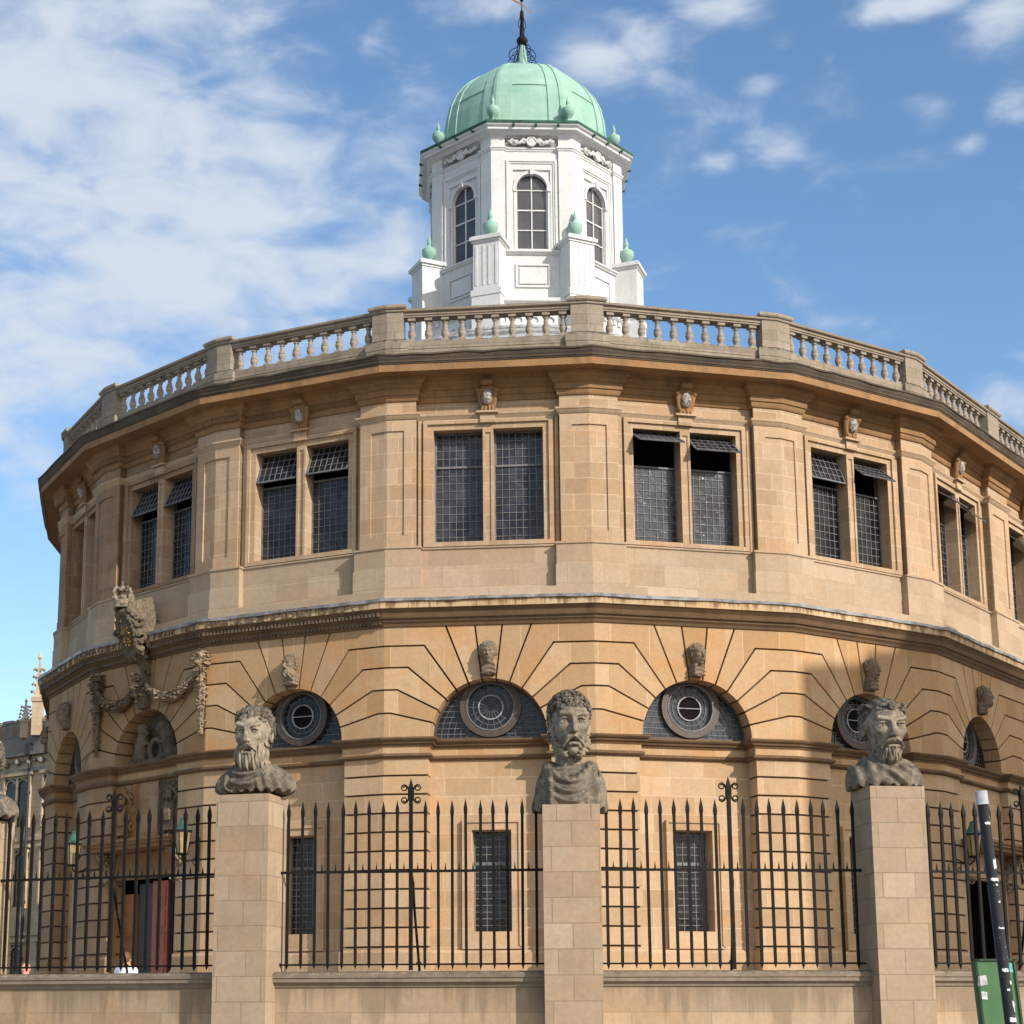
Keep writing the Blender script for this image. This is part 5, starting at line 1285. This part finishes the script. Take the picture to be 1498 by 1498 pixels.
# ================================================================== street wall, herms and railings
PA = [-24.0, -12.6, -1.25, 10.05, 21.35]          # angles of the herm piers round the forecourt
def fpt(a, r): return Vector((BX+r*sin(rad(a)), BY-r*cos(rad(a))))
bw_ = wthing('street_wall', 'low honey stone street wall with dark weathered coping between the herm pillars', 'wall', tuple(fpt(-1.25, RF))+(GZ,))
class Seg:
    def __init__(s, a0, a1, r): 
        A, B = fpt(a0, r), fpt(a1, r); s.L = (B-A).length; s.h = s.L/2; s.t = (B-A).normalized(); s.n = Vector((s.t.y, -s.t.x)); s.m = (A+B)/2
    def T(s, c, o, z): p = s.m+s.t*c+s.n*o; return (p.x, p.y, z)
    def p2(s, c, o): p = s.m+s.t*c+s.n*o; return (p.x, p.y)
SEG = [Seg(a, b, RF) for a, b in zip([-35.4]+PA, PA+[32.7])]
for k, sg in enumerate(SEG):
    q = [sg.p2(-sg.h, -.05), sg.p2(sg.h, -.05), sg.p2(sg.h, -.45), sg.p2(-sg.h, -.45)]
    mb = MB(); mb.sweep(q, [(.03, GZ), (.03, -1.25), (0, -1.2), (0, .24)], closed=True, uo=k*1.7); obj('wall_section', mb, 'wall', bw_)
    mb = MB(); mb.sweep(q, [(0, .235), (.02, .24), (.03, .27), (.065, .30), (.08, .305), (.08, .35), (.095, .36), (.10, .40), (.085, .425), (-.03, .445)], closed=True)
    mb.face([sg.T(-sg.h, -.06, .444), sg.T(sg.h, -.06, .444), sg.T(sg.h, -.44, .444), sg.T(-sg.h, -.44, .444)]); obj('coping', mb, 'cope', bw_)
BUST = {k: herm_bust(k) for k in (0, 1, 2)}
for k in BUST:
    for nm, me, m_ in BUST[k]: me.materials.append(M[m_])
def herm(a, yaw, kind, s_, zc, ztop, hyaw, label):
    p = fpt(a, RF-.13)
    t = empty('herm_statue', label, 'statue', 'stone herm busts along the street wall', (p.x, p.y, GZ), rad(yaw))
    mb = MB(); w_ = .375
    mb.sweep([(-w_, -w_), (w_, -w_), (w_, w_), (-w_, w_)], [(0, 0), (0, ztop-GZ)], closed=True, uo=a*.3)
    mb.face([(-w_, -w_, ztop-GZ), (w_, -w_, ztop-GZ), (w_, w_, ztop-GZ), (-w_, w_, ztop-GZ)])
    obj('shaft', mb, 'herm', t)
    hd = None
    for nm, me, m_ in BUST[kind]:
        o = bpy.data.objects.new(nm, me); COL.objects.link(o)
        if nm in ('hair', 'beard'): o.parent = hd
        else:
            o.parent = t; o.location = (0, -.0, zc-GZ); o.scale = (s_*((.86, .88, .98)[kind] if nm == 'head' else 1), s_, s_)
            if nm == 'head': o.rotation_euler = (rad(3), 0, rad(hyaw)); hd = o
    return t
herm(PA[1], -14.8, 0, .83, 3.645, 2.79, 5, 'herm bust with flat fringe and tall square beard, turned to the left')
herm(PA[2], -4.2, 1, .865, 3.69, 2.58, 9, 'herm bust with tight curly hair, bare chest and toga in hanging folds')
herm(PA[3], 6.4, 2, .845, 3.675, 2.85, 0, 'herm bust with laurel wreath and trimmed beard, looking to the right')
herm(PA[0], -25.5, 0, .83, 3.46, 2.62, 0, 'herm pillar cut off by the left edge of the photo')
# --- railings
SPB = .1865
def barmesh(h0, h1, w_, tip=.2, bt=.07):
    mb = MB(); r = w_*.707
    mb.lathe((0, 0, 0), [(.001, h0-bt), (r*1.05, h0), (r, h0+.02), (r, h1-tip*1.15), (r*1.35, h1-tip*.85), (r*1.2, h1-tip*.6), (.001, h1)], 4, squ=True); return mb
bm_ = barmesh(.535, 2.73, .036, .2).mesh('bar'); bm_.materials.append(M['iron'])
dm_ = MB(); dm_.lathe((0, 0, 0), [(.016, 1.76), (.016, 1.79), (.012, 1.82), (.001, 1.89)], 4, squ=True); dm_ = dm_.mesh('dog_bar'); dm_.materials.append(M['iron'])
def spiral(cx, cz, r, a0, turns, n=22, sgn=1): return [(cx+sgn*r*(1-.75*t)*cos(a0+turns*2*pi*t), 0, cz+r*(1-.75*t)*sin(a0+turns*2*pi*t)) for t in np.linspace(0, 1, n)]
RL = ['left end', '', '', '', 'right end']
LAB = {0: 'black iron railing beyond the herm at the left edge', 1: 'black spiked railing in front of the doorway, left of the flat fringed herm', 2: 'black spiked railing between the flat fringed herm and the curly haired herm',
       3: 'black spiked railing between the curly haired herm and the wreathed herm', 4: 'black spiked railing right of the wreathed herm, behind the street pole'}
for k in (1, 2, 3, 4):
    sg = SEG[k]; ang = math.atan2(sg.t.y, sg.t.x)
    t = empty('iron_railing', LAB[k], 'railing', 'railings standing on the street wall', (sg.m.x, sg.m.y, 0), ang)
    L = lambda c, o, z: (c, -o, z)
    o_ = -.22; hb = sg.h-.38
    for j in range(-9, 10):
        if j == 0: continue
        b_ = bpy.data.objects.new('bar', bm_); COL.objects.link(b_); b_.parent = t; b_.location = (j*SPB, -o_+rnd.uniform(-.003, .003), rnd.uniform(-.012, .012)); b_.rotation_euler = (rnd.uniform(-.004, .004), rnd.uniform(-.006, .006), 0)
    for j in range(-9, 9):
        b_ = bpy.data.objects.new('dog_bar', dm_); COL.objects.link(b_); b_.parent = t; b_.location = ((j+.5)*SPB, -o_, 0)
    mb = MB(); mb.box(-hb, hb, o_-.012, o_+.012, 1.75, 1.785, L); mb.lathe((-hb+.02, -o_, 1.767), [(.001, -.03), (.028, 0), (.001, .03)], 8); mb.lathe((hb-.02, -o_, 1.767), [(.001, -.03), (.028, 0), (.001, .03)], 8); obj('middle_rail', mb, 'iron', t)
    mb = MB(); mb.box(-hb, hb, o_-.012, o_+.012, .525, .55, L); mb.lathe((-hb+.02, -o_, .537), [(.001, -.035), (.035, 0), (.001, .035)], 8); obj('bottom_rail', mb, 'iron', t)
    mb = MB(); mb.v = []
    m2 = barmesh(.46, 3.03, .05, .22, .0); mb = m2
    mb.v = [(x, y-o_, z) for x, y, z in mb.v]
    for z0, s_ in ((2.84, 1), (2.78, -1)):
        for sx in (-1, 1):
            pts = [(sx*.03, -o_, 2.81), (sx*.035, -o_, z0+s_*.03), (sx*.05, -o_, z0+s_*.075), (sx*.085, -o_, z0+s_*.098)]
            cx_, cz_, r_ = .088, z0+s_*.052, .046
            pts += [(sx*(cx_+r_*(1-.55*q)*sin(q*7.5)), -o_, cz_+s_*r_*(1-.55*q)*cos(q*7.5)) for q in np.linspace(0, 1, 16)]
            mb.tube(pts, .010, 6)
    mb.box(-.04, .04, o_-.02, o_+.02, 2.72, 2.90, L)
    mb.tube([(0, -o_+.02, 1.74), (.02, -o_+.03, 1.62), (.03, -o_+.12, 1.3), (.05, -o_+.28, .8), (.06, -o_+.40, .5), (.06, -o_+.45, -.75)], [.02, .026, .018, .018, .018, .018], 6)
    mb.lathe((.055, -o_+.38, .56), [(.001, -.05), (.04, 0), (.001, .05)], 8)
    obj('standard', mb, 'iron', t)

# ================================================================== things around
# pole and sign in the foreground
pz = lambda z: Vector((3.530+(1.387-z)*.0640, 11.0, z))
t = empty('street_pole', 'leaning black metal post patched with torn white stickers', 'pole', None, tuple(pz(GZ)))
O = pz(GZ); mb = MB(); mb.tube([tuple(pz(GZ)-O), tuple(pz(1.372)-O)], .036, 20); obj('post', mb, 'post', t, True)
mb = MB(); mb.tube([tuple(pz(1.295)-O), tuple(pz(1.385)-O)], .039, 20); obj('white_cap', mb, 'cap', t, True)
R_ = random.Random(4)
mb = MB()
for z_, hgt, a0, a1 in ((1.17, .022, -110, -50), (.90, .085, -75, -25), (.80, .03, -120, -20), (.765, .018, -80, -50), (.655, .02, -75, -45), (.485, .012, -110, -30), (.215, .028, -125, -60), (.135, .03, -60, -20), (.09, .018, -100, -70), (.0, .05, -60, -10), (-.03, .06, -50, -10), (-.10, .035, -110, -10), (-.3, .06, -100, -20)):
    n_ = 12; mb = MB()
    up = [hgt*(.4+.6*R_.random()) for _ in range(n_+1)]; dn = [hgt*(.4+.6*R_.random()) for _ in range(n_+1)]
    for k in range(n_):
        P_ = []
        for kk, s_ in ((k, -1), (k+1, -1), (k+1, 1), (k, 1)):
            a = rad(a0+(a1-a0)*kk/n_); z = z_+(up[kk] if s_ > 0 else -dn[kk])*.5; b_ = pz(z)-O; P_.append((b_.x+.0375*cos(a), b_.y+.0375*sin(a), b_.z))
        mb.face(P_)
    obj('torn_sticker', mb, 'stickw', t)
sl = lambda x0, z: x0+(.28-z)*.0640
t = empty('green_sign', 'back of a narrow green sign plastered with faded stickers, behind the black post', 'sign', None, (3.55, 11.16, GZ))
def S(x, o, z): return (x*1.013+(.28-z)*.0645-3.55, -o, z-GZ)
mb = MB(); mb.box(3.408, 3.680, -.012, .0, -.9, .285, S); obj('panel', mb, 'green', t)
mb = MB(); 
for q in ((3.402, 3.415, -.9, .291), (3.673, 3.686, -.9, .291), (3.402, 3.686, .280, .292)): mb.box(q[0], q[1], -.014, .012, q[2], q[3], S)
for q in ((3.42, 3.424, -.9, .27),): mb.box(q[0], q[1], 0, .004, q[2], q[3], S)
obj('edge_trim', mb, 'greend', t)
mb = MB(); mb.prism([(3.424, .115), (3.432, .18), (3.486, .187), (3.49, .125)], 0, .003, S); obj('sticker', mb, 'stick', t)
mb = MB(); mb.prism([(3.44, .03), (3.439, .082), (3.478, .078), (3.479, .03)], 0, .003, S); obj('sticker', mb, 'stickw', t)
mb = MB(); mb.prism([(3.620, .205), (3.622, .262), (3.664, .262), (3.668, .205)], 0, .003, S); obj('sticker', mb, 'teal', t)
mb = MB(); mb.prism([(3.60, -.06), (3.60, .03), (3.63, .045), (3.65, .0), (3.64, -.05)], 0, .003, S); obj('sticker', mb, 'stick', t)
mb = MB(); mb.tube([(.0+sl(3.45, 0)-3.45+.0, .05, 0), (.0, .05, 1.6)], .025, 10); obj('sign_post', mb, 'black', t)

# library range with battlements and pinnacles, behind on the left
class Wl:
    def __init__(s, A, B): s.A, s.B = Vector(A), Vector(B); s.L = (s.B-s.A).length; s.h = s.L/2; s.t = (s.B-s.A).normalized(); s.n = Vector((s.t.y, -s.t.x)); s.m = (s.A+s.B)/2; s.uo = 0
    def T(s, c, o, z): p = s.m+s.t*c+s.n*o; return (p.x, p.y, z)
    def p2(s, c, o): p = s.m+s.t*c+s.n*o; return (p.x, p.y)
lb = wthing('gothic_library', 'grey and cream gothic library wall with battlements and pinnacles, far left behind the theatre', 'building', (-20, 76, GZ))
W1 = Wl((-40, 90.8), (-12, 69.8)); cc = lambda X: ((X+40)/28-.5)*W1.L
mb = MB(); T = W1.T
mb.box(-W1.h, W1.h, -8, 0, GZ, 11.3, T)
obj('wall', mb, 'bod', lb)
mb = MB(); mb.box(-W1.h, W1.h, -1.0, .10, 11.3, 12.1, T); mb.box(-W1.h, W1.h, -.4, .25, 11.18, 11.32, T); mb.box(-W1.h, W1.h, -.4, .14, 10.45, 10.6, T)
c = -W1.h
while c < W1.h: mb.box(c, c+.62, -.35, .14, 12.1, 12.78, T); mb.box(c-.04, c+.66, -.4, .19, 12.78, 12.9, T); c += .98
obj('battlement', mb, 'bodd', lb)
mb = MB(); c = -W1.h
while c < W1.h: mb.blob(T(c, .12, 10.9), .16, None, .3); mb.blob(T(c+.4, .12, 10.95), .10, None, .3); c += .8
obj('carved_frieze', mb, 'bodd', lb)
mb = MB()
for z in (7.3, 3.1): mb.box(-W1.h, W1.h, 0, .12, z, z+.16, T)
obj('string_course', mb, 'bod', lb)
for X in (-24.5, -22.0, -19.55, -17.4):
    for z0, z1 in ((8.0, 10.2), (4.4, 6.9), (.3, 2.7)):
        mb = MB(); c = cc(X); mb.box(c-.85, c+.85, .0, .02, z0, z1, T); wn1 = obj('window', mb, 'glassd', lb)
        mb = MB(); mb.box(c-.95, c-.85, 0, .12, z0-.1, z1+.1, T); mb.box(c+.85, c+.95, 0, .12, z0-.1, z1+.1, T); mb.box(c-1.1, c+1.1, 0, .16, z1+.1, z1+.25, T); mb.box(c-.06, c+.06, 0, .1, z0, z1, T)
        for q in (-.85, 0): mb.tube([T(c+q+.42+.40*cos(a), .06, z1-.5+.42*sin(a)) for a in np.linspace(0, pi, 10)], .05, 5)
        obj('tracery', mb, 'bod', wn1)
for X in (-18.85, -21.2):
    mb = MB(); c = cc(X); mb.tube([T(c, .14, GZ), T(c, .14, 11.4)], .07, 8); mb.box(c-.16, c+.16, .04, .30, 11.2, 11.7, T)
    for z in (2, 4.5, 7, 9.4): mb.tube([T(c, .14, z), T(c, .14, z+.15)], .10, 8)
    obj('drainpipe', mb, 'doord', lb)
def pinnacle(x, y, z0, z1, w_):
    mb = MB(); H_ = z1-z0; T_ = lambda c, o, z: (x+c, y-o, z)
    mb.box(-w_, w_, -w_, w_, z0, z0+H_*.42, T_); mb.box(-w_*1.25, w_*1.25, -w_*1.25, w_*1.25, z0+H_*.40, z0+H_*.45, T_)
    mb.lathe((x, y, z0+H_*.45), [(w_*1.25, 0), (w_*.85, H_*.08), (w_*.25, H_*.46)], 4, squ=True)
    mb.lathe((x, y, z0+H_*.90), [(.02, 0), (w_*.5, H_*.03), (w_*.35, H_*.055), (.02, H_*.10)], 6)
    for k in range(4):
        f = k/4; r = w_*(.95-.62*f)
        for a in range(4):
            aa = pi/4+a*pi/2; mb.blob((x+(r+.09)*cos(aa)*1.1, y+(r+.09)*sin(aa)*1.1, z0+H_*(.52+.36*f)), w_*.30, None, .2)
        for s_ in (-1, 1): mb.blob((x+s_*(r+.12), y, z0+H_*(.52+.36*f)), w_*.28, None, .2)
    return mb
obj('pinnacle', pinnacle(-18.55, 74.4, 12.0, 15.85, .22), 'bod', lb)
obj('pinnacle', pinnacle(-19.3, 75.2, 12.0, 13.85, .18), 'bod', lb)

# building across the side street; only its shadow reaches into the picture
def QR_(q, r, z): return ((q+r)*.70711, (q-r)*.70711, z)
nb = wthing('corner_building', 'tall stone house outside the frame on the right whose roofline shades the right-hand bays', 'building', QR_(34, 9, GZ))
TQ = lambda c, o, z: QR_(c, 7.0-o, z)
mb = MB()
mb.box(27.95, 29.7, -9, 0, GZ, 20.5, TQ); mb.box(29.7, 30.6, -9, 0, GZ, 20.75, TQ); mb.box(30.6, 41, -9, 0, GZ, 21.1, TQ); obj('wall', mb, 'up', nb)
mb = MB(); mb.box(30.8, 40.8, -8.8, -.2, 21.1, 21.2, TQ); mb.box(32.3, 33.0, -1.9, -.9, 21.2, 22.0, TQ); obj('roof', mb, 'roofl', nb)
for c in range(31, 41, 3):
    for z in (0, 4.5, 9, 13.5):
        mb = MB(); mb.box(c-.6, c+.6, -.0, .02, z, z+2.4, TQ); w1 = obj('window', mb, 'glassd', nb)
        mb = MB(); mb.box(c-.75, c-.6, 0, .1, z-.1, z+2.55, TQ); mb.box(c+.6, c+.75, 0, .1, z-.1, z+2.55, TQ); mb.box(c-.85, c+.85, 0, .15, z+2.55, z+2.7, TQ); mb.box(c-.03, c+.03, 0, .06, z, z+2.4, TQ); obj('frame', mb, 'pale', w1)

# two people in the forecourt, seen above the coping
def bodyf(arms=.12):
    def f(X, Y, Z):
        A = np.abs(X)
        d = ell(X, Y, Z, (0, 0, 1.28), (.19, .12, .26)); d = smin(d, ell(X, Y, Z, (0, 0, .95), (.17, .12, .16)), .06)
        d = smin(d, cap(A, Y, Z, (.04, 0, 1.44), (.17, 0, 1.40), .06), .05)
        d = smin(d, cap(A, Y, Z, (.09, 0, .92), (.10, 0, .48), .085, .055), .04); d = smin(d, cap(A, Y, Z, (.10, 0, .48), (.10, .02, .07), .055, .04), .02)
        d = smin(d, cap(A, Y, Z, (.10, .02, .05), (.11, -.14, .035), .045, .035), .02)
        d = smin(d, cap(A, Y, Z, (.20, 0, 1.38), (.25, .02, 1.10), .05, .04), .03); d = smin(d, cap(A, Y, Z, (.25, .02, 1.10), (.25, -.06, .86), .04, .03), .02)
        d = smin(d, ell(A, Y, Z, (.25, -.08, .79), (.025, .04, .07)), .02)
        d = smin(d, cap(X, Y, Z, (0, 0, 1.42), (0, -.01, 1.55), .055), .03)
        d = smin(d, ell(X, Y, Z, (0, -.01, 1.62), (.078, .095, .115)), .02); d = smin(d, cap(X, Y, Z, (0, -.10, 1.63), (0, -.115, 1.60), .014), .01)
        return smin(d, ell(A, Y, Z, (.08, 0, 1.61), (.012, .02, .03)), .01)
    return f
bmesh_ = nets(bodyf(), (-.34, -.24, -.02), (.34, .24, 1.78), .018, 'body')
def person(label, x, y, z, rz, skin, top, hair, sc_=1):
    t = empty('person', label, 'person', None, (x, y, z), rz)
    me = bmesh_.copy(); me.materials.append(M[skin]); o = bpy.data.objects.new('body', me); COL.objects.link(o); o.parent = t; o.scale = (sc_,)*3
    f = bodyf()
    sh = nets(lambda X, Y, Z: smax(f(X, Y, Z)-.018, np.maximum(.88-Z, Z-1.47), .01), (-.36, -.24, .84), (.36, .24, 1.54), .02, 'shirt')
    for nm, me2, m_ in (('shirt', sh, top), ('trousers', nets(lambda X, Y, Z: smax(f(X, Y, Z)-.015, np.maximum(.08-Z, np.maximum(Z-.93, np.abs(X)-.205)), .01), (-.26, -.2, .04), (.26, .2, .98), .02, 'trousers'), 'jean')):
        me2.materials.append(M[m_]); q = bpy.data.objects.new(nm, me2); COL.objects.link(q); q.parent = o
    if hair:
        hm = nets(lambda X, Y, Z: smax(ell(X, Y, Z, (0, .01, 1.635), (.090, .108, .118)), -(Z-1.60)-1.2*np.clip(Y+.03, 0, .2), .01)-.004*np.sin(90*X)*np.sin(80*Z), (-.12, -.14, 1.5), (.12, .14, 1.78), .01, 'hair')
        hm.materials.append(M[hair]); q = bpy.data.objects.new('hair', hm); COL.objects.link(q); q.parent = o
person('person with short brown hair in a white shirt standing before the doorway', -6.0, 31.5, -.75, 2.6, 'skin', 'shirt', 'hair', 1.0)
person('person with sunburnt face in a salmon shirt near the left edge', -8.0, 32.0, -.85, 2.2, 'pinks', 'pinkc', None, .96)
